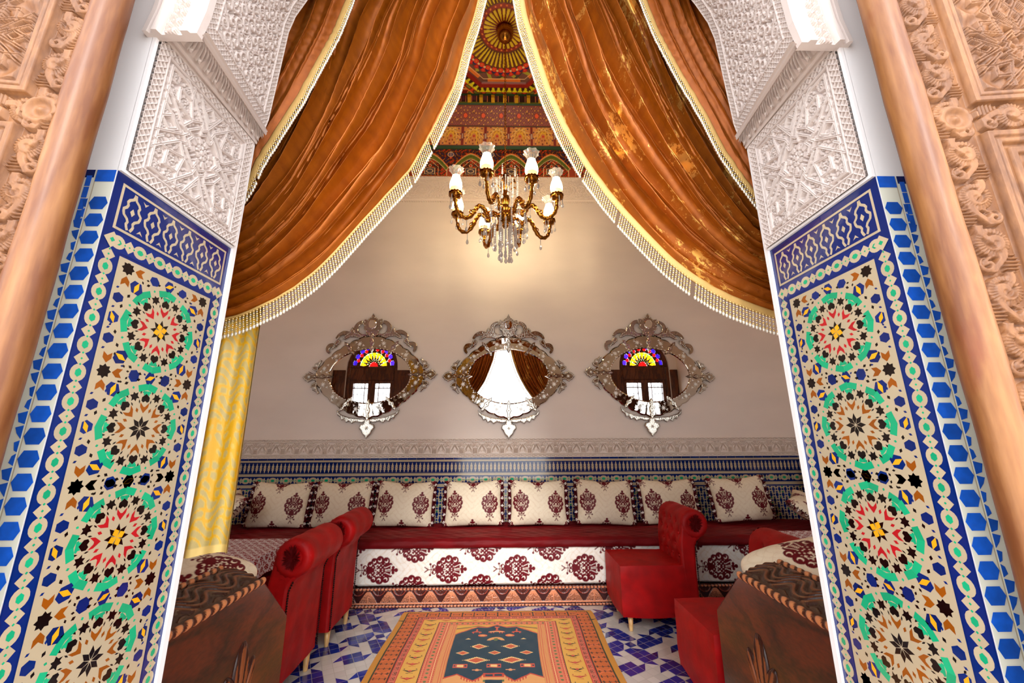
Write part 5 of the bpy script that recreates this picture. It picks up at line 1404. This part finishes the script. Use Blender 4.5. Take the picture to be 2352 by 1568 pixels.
# ============================================================= cut-glass mirrors
def metalmat(name, col, rough, bump=0, bs=60):
    return mat(name, col, rough, metal=1, bump=bump, bscale=bs, bdist=.002)
M_mir = metalmat('mirror_glass', (.93,.91,.89), .006)
M_ring = metalmat('bevelled_mirror', (.60,.54,.46), .02, .22, 22)
M_etch = metalmat('etched_mirror', (.50,.44,.36), .07, .9, 60)
M_frost = mat('frosted_etching', lin(244,240,232), .3, metal=.15, spec=1)
def mirror_thing(cx, cz, label, tilt, s=1.0):
    r = empty('venetian_mirror', (cx, YB-.002, cz)); tag(r, label, 'mirror', 'ornate oval mirrors on the back wall')
    f = lambda u, v, h: np.stack([u, -h, v], -1)
    el = lambda a, b_, n=96: [(a*math.cos(t), b_*math.sin(t)) for t in np.linspace(0, 2*PI, n+1)[:-1]]
    b = MB(); b.prism(el(.458,.312), f, .012, .024); b.build('mirror_plate', M_mir, r)
    # scalloped surround
    n = 480; t = np.arange(n)*2*PI/n; ct, st_ = np.cos(t), np.sin(t)
    Rr = (np.abs(ct/.625)**1.5+np.abs(st_/.475)**1.5)**(-1/1.5); Rr = Rr+.012*np.abs(np.sin(t*13))-.004
    q = np.array([0,.04,.10,.5,.90,.955,1.0,1.0]); yy = np.array([.020,.032,.036,.030,.026,.020,.014,.0])
    ri = 1/np.sqrt((ct/.448)**2+(st_/.302)**2)
    Q = ri[:, None]+(Rr-ri)[:, None]*q; P = np.stack([Q*ct[:, None], -np.broadcast_to(yy, Q.shape), Q*st_[:, None]], -1)
    grid('scalloped_surround', P, M_ring, parent=r, wrapu=True, smooth=False)
    P0 = lambda pts: [(x, z) for x, z in pts]
    mir = lambda pts: [(-x, z) for x, z in pts]
    def piece(nm, pts, h0=.0, h1=.030, bev=.004, m=M_etch, par=None):
        bb = MB(); bb.prism(pts, f, h0, h1, bevel=bev); o = bb.build(nm, m, par or r)
        if nm in ('crest_leaf', 'side_finial', 'side_leaf', 'lower_garland', 'pendant'):
            Q = np.array(pts, float); Q = Q if area2(Q) > 0 else Q[::-1]; I = inset(Q, .010); bb = MB()
            for (x, z) in list(I)+list((I+np.roll(I, 1, 0))/2): bb.sph((x, -h1-.001, z), .0052, 6, 4)
            bb.tube([(x, -h1, z) for x, z in np.concatenate([I, I[:1]])], .0016, 4, cap=False)
            if nm in ('side_finial', 'pendant', 'side_leaf'):
                cxx, czz = Q.mean(0); bb.prism(star(6, .022, .009, cxx, czz), f, h1, h1+.006)
            bb.build('edge_studs', M_frost, o, smooth=True)
        return o
    # crest
    crest = [(0,.735),(.022,.69),(.045,.675),(.062,.655),(.105,.665),(.10,.635),(.118,.61),(.098,.585),(.108,.555),(.075,.52),(.07,.475),(.03,.455)]
    crest = crest+[(0,.445)]+mir(crest[:0:-1])
    cr = piece('crest', crest, .01, .040)
    piece('cameo', [(x*.045, .60+z*.055) for x, z in el(1,1,28)], .04, .050, .004, M_mir, cr)
    def ccurve(nm, cxx, czz, rad, a0, a1, w0, w1, par=r, h=.034):
        a = np.linspace(math.radians(a0), math.radians(a1), 26); w = np.interp(np.arange(26), [0,13,25], [w0, (w0+w1)*.85, w1]); rd = rad*np.linspace(1.0, .86, 26)
        o_ = [(cxx+(rd[i]+w[i])*math.cos(a[i]), czz+(rd[i]+w[i])*math.sin(a[i])) for i in range(26)]; i_ = [(cxx+(rd[i]-w[i])*math.cos(a[i]), czz+(rd[i]-w[i])*math.sin(a[i])) for i in range(25,-1,-1)]
        bb = MB(); bb.prism(o_+i_, f, .008, h, bevel=.003); return bb.build(nm, M_etch, par)
    for s_ in (1, -1):
        k = (lambda a: a) if s_ > 0 else (lambda a: 180-a)
        ccurve('crest_scroll', s_*.115, .555, .085, k(-120), k(85), .010, .020)
        ccurve('crest_scroll', s_*.30, .40, .115, k(20), k(128), .014, .016)
        ccurve('crest_scroll', s_*.45, .315, .052, k(-60), k(150), .012, .018)
        sp = [(.10,.455),(.16,.50),(.20,.505),(.215,.545),(.235,.575),(.255,.545),(.265,.51),(.315,.475),(.345,.43),(.31,.425),(.26,.455),(.20,.452),(.15,.435)]
        piece('crest_leaf', sp if s_ > 0 else mir(sp), .01, .036)
        sp = [(.36,.415),(.40,.435),(.425,.395),(.435,.36),(.46,.31),(.43,.325),(.40,.355),(.37,.375)]
        piece('crest_leaf', sp if s_ > 0 else mir(sp), .01, .034)
        fin = [(.585,.0),(.60,.045),(.64,.035),(.668,.05),(.690,.062),(.705,.045),(.725,.040),(.735,.020),(.760,0)]; fin = fin+[(x, -z) for x, z in fin[-2:0:-1]]
        piece('side_finial', fin if s_ > 0 else mir(fin), .006, .032)
        for sz in (1, -1):
            sp = [(.585,.06),(.625,.065),(.655,.085),(.662,.115),(.635,.125),(.635,.15),(.60,.165),(.575,.195),(.555,.185),(.575,.15),(.590,.11)]
            sp = [(x, z*sz) for x, z in sp]; piece('side_leaf', sp if s_ > 0 else mir(sp), .004, .028)
    sw = [(-.345,-.375),(-.30,-.425),(-.20,-.462),(-.08,-.478),(0,-.48),(.08,-.478),(.20,-.462),(.30,-.425),(.345,-.375),(.335,-.43),(.30,-.455),(.285,-.49),(.255,-.478),(.235,-.515),(.20,-.498),(.17,-.528),(.13,-.505),(.08,-.52),(0,-.51),(-.08,-.52),(-.13,-.505),(-.17,-.528),(-.20,-.498),(-.235,-.515),(-.255,-.478),(-.285,-.49),(-.30,-.455),(-.335,-.43)]
    piece('lower_garland', sw, .004, .028)
    pe = [(0,-.47),(.028,-.49),(.035,-.53),(.075,-.545),(.085,-.575),(.060,-.605),(.045,-.64),(.02,-.665),(0,-.69)]; pe = pe+mir(pe[-2:0:-1])
    piece('pendant', pe, .008, .038)
    # clasps across the joints and engraved flowers
    for a in (90, 52, 128, 0, 180, 232, 308, 270):
        t0 = math.radians(a); ct0, st0 = math.cos(t0), math.sin(t0); r0 = 1/math.hypot(ct0/.448, st0/.302); r1 = (abs(ct0/.625)**1.5+abs(st0/.475)**1.5)**(-1/1.5)
        L = (r1-r0)/2+.035; mid = (r0+r1)/2
        pts = [(u*L, .020*(1-abs(u)**3)*(1+.35*math.cos(u*9))) for u in np.linspace(-1, 1, 19)]; pts = pts+[(x, -z) for x, z in pts[-2:0:-1]]
        pts = [(mid*ct0+x*ct0-z*st0, mid*st0+x*st0+z*ct0) for x, z in pts]
        cl = piece('clasp', pts, .030, .046, .004)
        bb = MB()
        for q_ in (-.6, 0, .6): bb.sph(((mid+q_*L)*ct0, -.048, (mid+q_*L)*st0), .007, 8, 5)
        bb.build('studs', M_pearl, cl, smooth=True)
    bb = MB(); rr_ = np.random.default_rng(4)
    for a in range(10, 360, 20):
        if min(abs((a-c+180) % 360-180) for c in (90,52,128,0,180,232,308,270)) < 9: continue
        t0 = math.radians(a); ct0, st0 = math.cos(t0), math.sin(t0); r0 = 1/math.hypot(ct0/.448, st0/.302); r1 = (abs(ct0/.625)**1.5+abs(st0/.475)**1.5)**(-1/1.5)
        bb.prism(star(8, .031, .011, (r0*.45+r1*.55)*ct0, (r0*.45+r1*.55)*st0, t0), f, .030, .0365)
        for d_, o_ in ((.3,.08),(.75,.07),(.35,-.09)):
            rr2 = r0+(r1-r0)*d_; bb.prism(star(3, .017, .006, rr2*math.cos(t0+o_), rr2*math.sin(t0+o_), t0), f, .030, .0365)
    for i in range(70):
        t0 = 2*PI*i/70; bb.prism(regular(6, .0058, .462*math.cos(t0), .316*math.sin(t0)), f, .034, .0385)
    bb.build('engraving', M_frost, r)
    bb = MB()
    for pts in (crest,):
        for x, z in pts: bb.sph((x*.93, -.041, .59+(z-.59)*.93), .0065, 8, 5)
    bb.build('crest_studs', M_pearl, cr, smooth=True)
    r.rotation_euler = (tilt[0], tilt[1], tilt[2]); return r
mirror_thing(-1.515, 2.045, 'leftmost ornate oval mirror on the back wall, reflecting a stained-glass window', (0,-.02,-.0))
mirror_thing(.052, 2.035, 'middle ornate oval mirror on the back wall, reflecting the bright opening and curtains', (0,0,0))
mirror_thing(1.672, 2.050, 'rightmost ornate oval mirror on the back wall, reflecting a stained-glass window', (0,.045,0))

# ============================================================= chandelier
def shader_glass(name, tint, gl=.25, em=None, es=0):
    m = bpy.data.materials.new(name); m.use_nodes = True; nt = m.node_tree; nt.nodes.clear(); N, L = nt.nodes, nt.links
    o = N.new('ShaderNodeOutputMaterial'); t = N.new('ShaderNodeBsdfTransparent'); t.inputs[0].default_value = (*tint, 1)
    g = N.new('ShaderNodeBsdfGlossy'); g.inputs['Roughness'].default_value = .03; lw = N.new('ShaderNodeLayerWeight'); lw.inputs[0].default_value = gl
    mx = N.new('ShaderNodeMixShader'); L.new(lw.outputs['Facing'], mx.inputs[0]); L.new(t.outputs[0], mx.inputs[1]); L.new(g.outputs[0], mx.inputs[2])
    last = mx
    if em:
        e = N.new('ShaderNodeEmission'); e.inputs[0].default_value = (*em, 1); e.inputs[1].default_value = es; ad = N.new('ShaderNodeAddShader'); L.new(mx.outputs[0], ad.inputs[0]); L.new(e.outputs[0], ad.inputs[1]); last = ad
    L.new(last.outputs[0], o.inputs[0]); return m
def crystal_mat(nm='crystal', tt=(.9,.9,.96), dw=.34):
    m = shader_glass(nm, tt, .62); nt = m.node_tree; N, L = nt.nodes, nt.links
    out = [n for n in N if n.type == 'OUTPUT_MATERIAL'][0]; src = out.inputs[0].links[0].from_socket
    d = N.new('ShaderNodeBsdfDiffuse'); d.inputs[0].default_value = (.9,.9,.95,1); mx = N.new('ShaderNodeMixShader'); mx.inputs[0].default_value = dw
    L.new(src, mx.inputs[1]); L.new(d.outputs[0], mx.inputs[2]); L.new(mx.outputs[0], out.inputs[0]); return m
G_crys = crystal_mat()
G_lip = crystal_mat('clear_shade_rim', (.93,.90,.84), .22)
G_lit = mat('lit_frosted_glass', (1,.9,.7), .4, emis=(1,.80,.50), estr=38)
G_lit2 = mat('lit_shade_foot', (1,.8,.4), .4, emis=(1,.66,.20), estr=1.7)
HC = Vector((0.012, 3.35, 3.36))
CHN = empty('chandelier', (HC.x, HC.y, 2.90)); tag(CHN, 'brass and crystal eight-arm chandelier with lit tulip shades hanging from the painted ceiling', 'chandelier')
zz = HC.z-2.90
b = MB(); b.lathe([(0,2.735),(.06,2.735),(.085,2.715),(.092,2.68),(.082,2.63),(.055,2.59),(.02,2.575),(0,2.57)], (0,0,0), 32); b.build('ceiling_rose', M_brass, CHN, smooth=True)
b = MB(); z = zz+.50; k = 0
while z < 2.63:
    a = np.arange(13)*2*PI/12; L = .022; c_, s2 = (1, 0) if k % 2 else (0, 1)
    b.tube(np.stack([.009*np.cos(a)*c_, .009*np.cos(a)*s2, z+L/2+L*.62*np.sin(a)], -1), .0028, 5, cap=False); z += L; k += 1
o = b.build('suspension_chain', M_brass, CHN, smooth=True)
b = MB(); b.lathe([(0,-.10),(.02,-.098),(.034,-.075),(.02,-.06),(.055,-.045),(.078,-.015),(.085,.01),(.07,.045),(.045,.06),(.060,.075),(.055,.10),(.03,.115),(.035,.14),(.045,.19),(.036,.24),(.022,.27),(.030,.30),(.045,.33),(.05,.36),(.03,.40),(.018,.43),(.026,.46),(.012,.49),(0,.50)], (0,0,zz), 28)
b.build('central_stem', M_brass, CHN, smooth=True)
# one arm, then copies
def crystal_strand(b, p, n, drop=.020, br=.0055, d=(0,0,-1)):
    p = np.array(p, float); d = np.array(d, float)
    for i in range(n): b.sph(p, br, 6, 4, sc=(1,.6,1)); p = p+d*br*2.0
    p = p+d*drop*.9; pr = [(0,drop*1.2),(drop*.28,drop*.7),(drop*.5,0),(drop*.52,-.4*drop),(drop*.3,-.9*drop),(0,-1.1*drop)]; b.lathe(pr, p, 8)
    return p
arm0 = None; RA = .495
def build_arm(parent):
    pts = np.array([(.06,.02),(.10,.055),(.135,.06),(.165,.035),(.155,.005),(.185,.0),(.20,.045),(.235,.088),(.275,.085),(.305,.035),(.335,-.03),(.385,-.075),(.44,-.068),(.48,-.02),(.495,.045),(.495,.075)])
    q = np.linspace(0, len(pts)-1, 60); X = np.interp(q, range(len(pts)), pts[:,0]); Z = np.interp(q, range(len(pts)), pts[:,1])
    ker = np.array([1,2,3,2,1.])/9
    Xs = np.convolve(np.pad(X, 2, 'edge'), ker, 'valid'); Zs = np.convolve(np.pad(Z, 2, 'edge'), ker, 'valid')
    b = MB(); rad = np.interp(np.arange(60), [0,12,25,40,59], [.019,.016,.021,.020,.015])*(1+.16*np.sin(np.arange(60)*1.9))
    b.tube(np.stack([Xs, np.zeros(60), Zs], -1), rad, 10)
    a = np.linspace(0, 2*PI*1.3, 24); b.tube(np.stack([.150+.034*(1-a/11)*np.cos(a), np.full(24, .0), .030+.034*(1-a/11)*np.sin(a)], -1), .007, 6)
    b.tube(np.stack([.345+.026*(1-a/11)*np.cos(a+2), np.full(24, .0), .005+.026*(1-a/11)*np.sin(a+2)], -1), .006, 6)
    arm = b.build('arm', M_brass, parent, smooth=True)
    b = MB(); b.lathe([(0,.06),(.018,.062),(.022,.075),(.014,.085),(.03,.095),(.052,.108),(.060,.125),(.058,.150),(.050,.155),(.0,.15)], (RA,0,0), 24, ruffle=lambda j, t: .06*np.cos(t*12)*(j > 4)); b.build('candle_cup', M_brass, arm, smooth=True)
    b = MB(); b.lathe([(.036,.150),(.046,.168),(.052,.190)], (RA,0,0), 28, mi=0)
    b.lathe([(.052,.190),(.056,.215),(.054,.245),(.046,.275),(.037,.300),(.034,.318)], (RA,0,0), 28, mi=1)
    b.build('lit_globe', [G_lit2, G_lit], arm, smooth=True)
    b = MB(); b.lathe([(.034,.316),(.037,.335),(.046,.358),(.058,.378),(.068,.388)], (RA,0,0), 48, ruffle=lambda j, t: .085*np.cos(t*8)*j/4); b.build('ruffled_shade_rim', G_lip, arm, smooth=True)
    for (ang, n, dz) in ((.6,3,.0),(2.2,4,0),(3.9,3,0),(5.3,5,0)):
        b = MB(); crystal_strand(b, (RA+.055*math.cos(ang), .055*math.sin(ang), .105), n, .024); b.build('crystal_drop', G_crys, arm)
    b = MB(); crystal_strand(b, (.385, 0, -.095), 6, .026, .005); b.build('crystal_drop', G_crys, arm)
    b = MB(); crystal_strand(b, (.24, 0, .055), 5, .022, .006); b.build('crystal_drop', G_crys, arm)
    return arm
for i in range(8):
    if i == 0: arm0 = build_arm(CHN); c_ = arm0
    else: c_ = copy_tree(arm0, CHN)
    c_.location = (0, 0, zz-(.0 if i % 2 else .03)); c_.rotation_euler[2] = math.radians(22.5+45*i+4)
# crown of crystal round the upper stem and skirt beneath
b0 = MB(); crystal_strand(b0, (0,0,0), 5, .018, .006); strand = None
def strands(nm, ring, z, n, cnt, drop, br, rnd, m=G_crys):
    rr_ = np.random.default_rng(rnd)
    for i in range(n):
        a = 2*PI*i/n+rr_.uniform(-.1,.1); b = MB(); crystal_strand(b, (0,0,0), cnt+int(rr_.integers(0,3)), drop, br)
        o = b.build(nm, m, CHN); o.location = (ring*math.cos(a), ring*math.sin(a), z)
strands('crystal_drop', .12, zz+.36, 14, 9, .018, .0085, 1)
strands('crystal_drop', .07, zz+.42, 8, 8, .018, .008, 2)
strands('crystal_drop', .20, zz+.0, 14, 7, .026, .009, 7)
strands('crystal_drop', .105, zz-.05, 12, 12, .026, .009, 3)
strands('crystal_drop', .055, zz-.07, 8, 16, .030, .009, 4)
b = MB()
for i in range(6):
    a = 2*PI*i/6+.3; ca_, sa_ = math.cos(a), math.sin(a)
    q = np.linspace(0, 1, 20); rr_ = .03+.10*np.sin(q*2.2); z_ = zz+.28+.10*q+.04*np.sin(q*6); b.tube(np.stack([rr_*ca_, rr_*sa_, z_], -1), .006, 6)
b.build('upper_scrolls', M_brass, CHN, smooth=True)
for i in range(6):
    a = 2*PI*i/6+.3; b = MB(); p = (.125*math.cos(a), .125*math.sin(a), zz+.40)
    for j in range(6): b.sph((p[0], p[1], p[2]+j*.020), .0105-.001*j, 8, 5)
    b.build('crystal_spire', G_crys, CHN)
# ============================================================= Berber rug
M_rug = mat('wool_rug', vcol=True, rough=.9, bump=.5, bscale=500, bdist=.002, sheen=.2, sheen_tint=(1,.9,.7))
def rug():
    HW, LN = .755, 2.05; nu, nv = 620, 700
    u = np.linspace(-HW, HW, nu); v = np.concatenate([np.linspace(0, 1.1, 560), np.linspace(1.104, LN, 140)]); U, V = np.meshgrid(u, v, indexing='ij')
    a = np.abs(U); c = Cv(a, V, lin(206,138,40)); K = lambda *q: np.array(lin(*q))
    gold = K(212,140,38); oran = K(202,98,36); blk = K(30,26,20); pinkr = K(206,84,62); tanp = K(226,160,96); yel = K(222,166,70); redr = K(196,64,48); nav = K(4,52,72); grn = K(96,112,60); crm = K(240,200,130)
    W_ = HW
    def frame(h, t, col): c.m((a < h) & (V > t), col)      # nested borders meeting at the far end
    frame(.715, .022, K(44,50,20)); frame(.706, .028, oran)
    # orange band: crosses at the sides, boxes across the end
    side_ = (a < .706) & (a > .612) & (V > .028); z = (V % .052)-.026; x = a-.659
    c.m(side_ & (np.abs((V % .156)-.078) < .026) & (np.abs(np.abs(x)*.62-np.abs(z)) < .004), K(226,110,60))
    for dx in (-.034, 0, .034): c.m(side_ & (((np.abs(x-dx) < .011) & (np.abs(z) < .0028)) | ((np.abs(x-dx) < .0032) & (np.abs(z) < .011))), blk)
    c.m(side_ & (np.abs(z) < .0012) & (np.abs(x) < .045), K(110,50,20))
    end_ = (a < .612) & (V > .028) & (V < .098); zu = (a % .092)-.046; c.m(end_ & (np.abs(np.abs(zu)-.046) < .0045), blk); c.m(end_, c.C[end_]); 
    c.m(end_ & (np.abs(zu) < .012) & (np.abs(V-.063) < .0025), blk)
    for dx in (-.022,.022): c.m(end_ & (((np.abs(zu-dx) < .008) & (np.abs(V-.063) < .003)) | ((np.abs(zu-dx) < .003) & (np.abs(V-.063) < .010))), blk)
    frame(.612, .098, blk); frame(.604, .103, redr); frame(.598, .107, K(214,110,84))
    bx = (a < .598) & (V > .107); q1 = (a > .566); zz_ = np.where(q1, V, a) % .052-.026; aa = np.where(q1, a-.582, V-.124)
    ring_ = (np.maximum(np.abs(zz_)/.018, np.abs(aa)/.010)); c.m(bx & ((a > .566) | (V < .141)) & (ring_ < 1) & (ring_ > .72), K(120,40,24)); c.m(bx & ((a > .566) | (V < .141)) & (ring_ < .35), K(60,40,20))
    frame(.566, .141, redr); frame(.558, .146, yel)
    yb = (a < .558) & (V > .146) & ((a > .440) | (V < .190))
    for k in range(0, 18):
        vc = .235+k*.075; col = blk if k % 2 == 0 else K(178,56,40); x = a-.499; y = V-vc
        bt = (np.abs(y+.35*np.abs(x)-.004) < .009*(1-np.abs(x)/.05)) & (np.abs(x) < .046); c.m(yb & bt, col); c.m(yb & (np.hypot(x, (y+.004)*1.3) < .011), pinkr)
        c.m(yb & (np.abs(np.abs(x)-.036) < .004) & (np.abs(y+.022) < .004), col); c.m(yb & (np.abs(y-.022) < .003) & (np.abs(x) < .02) & (np.sin(x*900) > 0), col)
    for k in range(0, 7):
        uc = .06+k*.11; x = a-uc; y = V-.168; col = blk if k % 2 == 0 else K(178,56,40); c.m((V < .19) & (V > .148) & (np.abs(y+.25*np.abs(x)) < .006*(1-np.abs(x)/.04)+.001) & (np.abs(x) < .038), col)
    frame(.440, .190, blk); frame(.434, .194, pinkr)
    rb = (a < .434) & (V > .194) & ((a > .352) | (V < .244)); s1 = np.where(a > .352, np.abs(a-.393), np.abs(V-.219)); s2 = np.where(a > .352, V, a)
    c.m(rb & (np.abs(s1-.030) < .002), crm); c.m(rb & (s1 < .018), K(216,120,84)); c.m(rb & (s1 < .014) & (np.hypot((s2 % .04)-.02, s1) < .009), grn); c.m(rb & (np.abs((s2 % .02)-.01) < .0016) & (s1 > .018), K(226,140,100))
    frame(.352, .244, tanp)
    st_ = (a < .352) & (a > .292) & (V > .244); c.m(st_ & ((a*70) % 1 < .3), pinkr); c.m(st_ & ((a*70+.5) % 1 < .2), K(190,120,60))
    # prayer-niche field
    top = np.interp(a, [0,.07,.085,.14,.28,.292], [.247,.285,.283,.275,.375,.39])
    sp = (a < .292) & (V > .244) & (V < top); c.m(sp, yel); c.m(sp & (np.abs(V-(.262+.25*np.abs(a-.14))) < .005), grn); c.m(sp & (np.abs(V-(.29+.22*np.abs(a-.2))) < .004), K(200,90,50)); c.m(sp & (top-V < .010), pinkr)
    fld = (a < .292) & (V >= top); c.m(fld, nav); c.m(fld & (V-top < .004) | ((np.abs(a-.290) < .003) & (V > .39)), K(214,120,70))
    def lozenge(cx, cy, rx, ry, teeth=True, inner=pinkr, outer=crm):
        e = np.abs(a-cx)/rx+np.abs(V-cy)/ry
        if teeth: c.m((np.abs(a-cx) < rx*1.25) & (np.abs(V-cy) < ry*np.maximum(.12, (1.15-np.abs(a-cx)/rx*.95))) & (((a-cx)*95) % 1 < .5), outer)
        c.m(e < 1, outer); c.m(e < .75, inner); c.m(e < .3, oran)
    # lamp forms
    c.m((a < .007) & (V > .275) & (V < .335), pinkr); c.m((a < .016) & (np.abs(V-.28) < .008) & (a > .004), pinkr)
    c.m((np.abs(V-(.335+a*.34)) < .008) & (a < .058), pinkr); c.m((np.abs(a-.022) < .005) & (V > .34) & (V < .37), pinkr); c.m((np.abs(a-.040) < .005) & (V > .345) & (V < .372), pinkr); c.m((a < .05) & (np.abs(V-.352) < .004), crm)
    x = np.abs(a-.142); c.m((x < .006) & (V > .31) & (V < .36), pinkr); c.m((np.abs(V-(.345+x*.4)) < .007) & (x < .034), pinkr); c.m((np.abs(x-.022) < .004) & (V > .35) & (V < .375), pinkr)
    for cx, cy in ((.095,.405),): c.ell(cx, cy, .032, .018, K(226,110,70)); c.ell(cx, cy, .018, .010, tanp)
    for cx, cy in ((.19,.452),): c.poly([(cx-.022,cy+.008),(cx,cy-.010),(cx+.022,cy+.008)], crm)
    c.m((np.hypot(a, (V-.485)*1.1) < .062) & (V < .475) & (V > .425) & (np.hypot(a, (V-.50)*1.1) > .045), tanp); c.m((a < .012) & (V > .445) & (V < .48), grn)
    lozenge(.105, .555, .050, .032); lozenge(0, .635, .042, .026, False); lozenge(.205, .635, .045, .026, False)
    lozenge(.110, .722, .070, .036)
    for cx in (0, .205): c.m((np.abs(a-cx) < .045) & (np.abs(V-.785) < .020), pinkr); c.m((np.abs(a-cx) < .020) & (np.abs(V-.785) < .013), crm); c.m((np.abs(np.abs(a-cx)-.034) < .006) & (np.abs(V-.785) < .008), nav)
    x = a-.10; c.m((np.abs(V-.830) < .004) & (np.abs(x) < .03) | (np.hypot(x, V-.83) < .012), K(226,150,100))
    # stepped, toothed base of the niche
    base = np.interp(a, [0,.06,.075,.12,.19,.215,.292], [.868,.868,.895,.935,.885,.865,.905]); bz = (a < .292) & (V > base); c.m(bz, tanp); c.m(bz & (V-base < .012), redr)
    c.m(bz & (V-base < .035) & (V-base > .010) & (a > .07) & (a < .2) & ((a*60) % 1 < .4), redr); c.m((a < .062) & (V > .862) & (V < .905), redr); c.m((a < .05) & (V > .875) & (V < .895) & (a > .006), nav)
    c.m(bz & (V > .93) & (np.abs(a-.055) < .007), grn); c.m(bz & (V > .95), tanp); c.m((a < .048) & (V > .93), nav); c.m((a < .28) & (V > .985) & (V < LN-.35), nav); c.m((a < .27) & (V > 1.0) & (V < LN-.37) & ((V*22) % 1 < .3) & ((a*30) % 1 < .5), pinkr)
    c.m((a < .70) & (V > LN-.03), oran); c.m(V > LN-.012, gold); c.m((V < .010) & ((a*80) % 1 < .5), K(140,40,30))
    jag = rng.normal(0, .012, U.shape+(1,)); C = c.C*(1+jag)
    edge = .004*np.sin(V*9)*np.sign(U)*(a > .7)+0; Z = .009+.0008*np.sin(U*60)*np.sin(V*45)
    Z = np.where((a >= HW-1e-6) | (V <= 1e-6) | (V >= LN-1e-6), .001, Z); rnd = np.clip(V/.05, 0, 1)
    X = U*(1-.012*(1-rnd))+.004*np.sin(V*7)
    o = grid('rug', np.stack([X, -V, Z], -1), M_rug, col=C, smooth=True); o.location = (-.052, 3.592, 0); o.rotation_euler[2] = math.radians(-.6)
    tag(o, 'orange and gold woven prayer rug with dark teal niche field on the tiled floor', 'rug')
rug()

# ============================================================= light: the courtyard sky above and behind, soft sun on the wall
sd = bpy.data.lights.new('sun', 'SUN'); sd.energy = 2.7; sd.angle = math.radians(20); sd.color = (1, .985, .96)
so = bpy.data.objects.new('sun', sd); COL.objects.link(so); so.rotation_euler = (math.radians(60), 0, math.radians(2)); so.location = (0, -3, 5)
# area lamps added outside both windows, boosting courtyard daylight into the room
for cx in WX:
    ad = bpy.data.lights.new('window_daylight_boost', 'AREA'); ad.shape = 'RECTANGLE'; ad.size = 1.0; ad.size_y = 2.3; ad.energy = 95; ad.color = (.97, .98, 1)
    ao = bpy.data.objects.new('window_daylight_boost', ad); COL.objects.link(ao); ao.location = (cx, Y0-.12, 2.1); ao.rotation_euler = (math.radians(90), 0, 0)
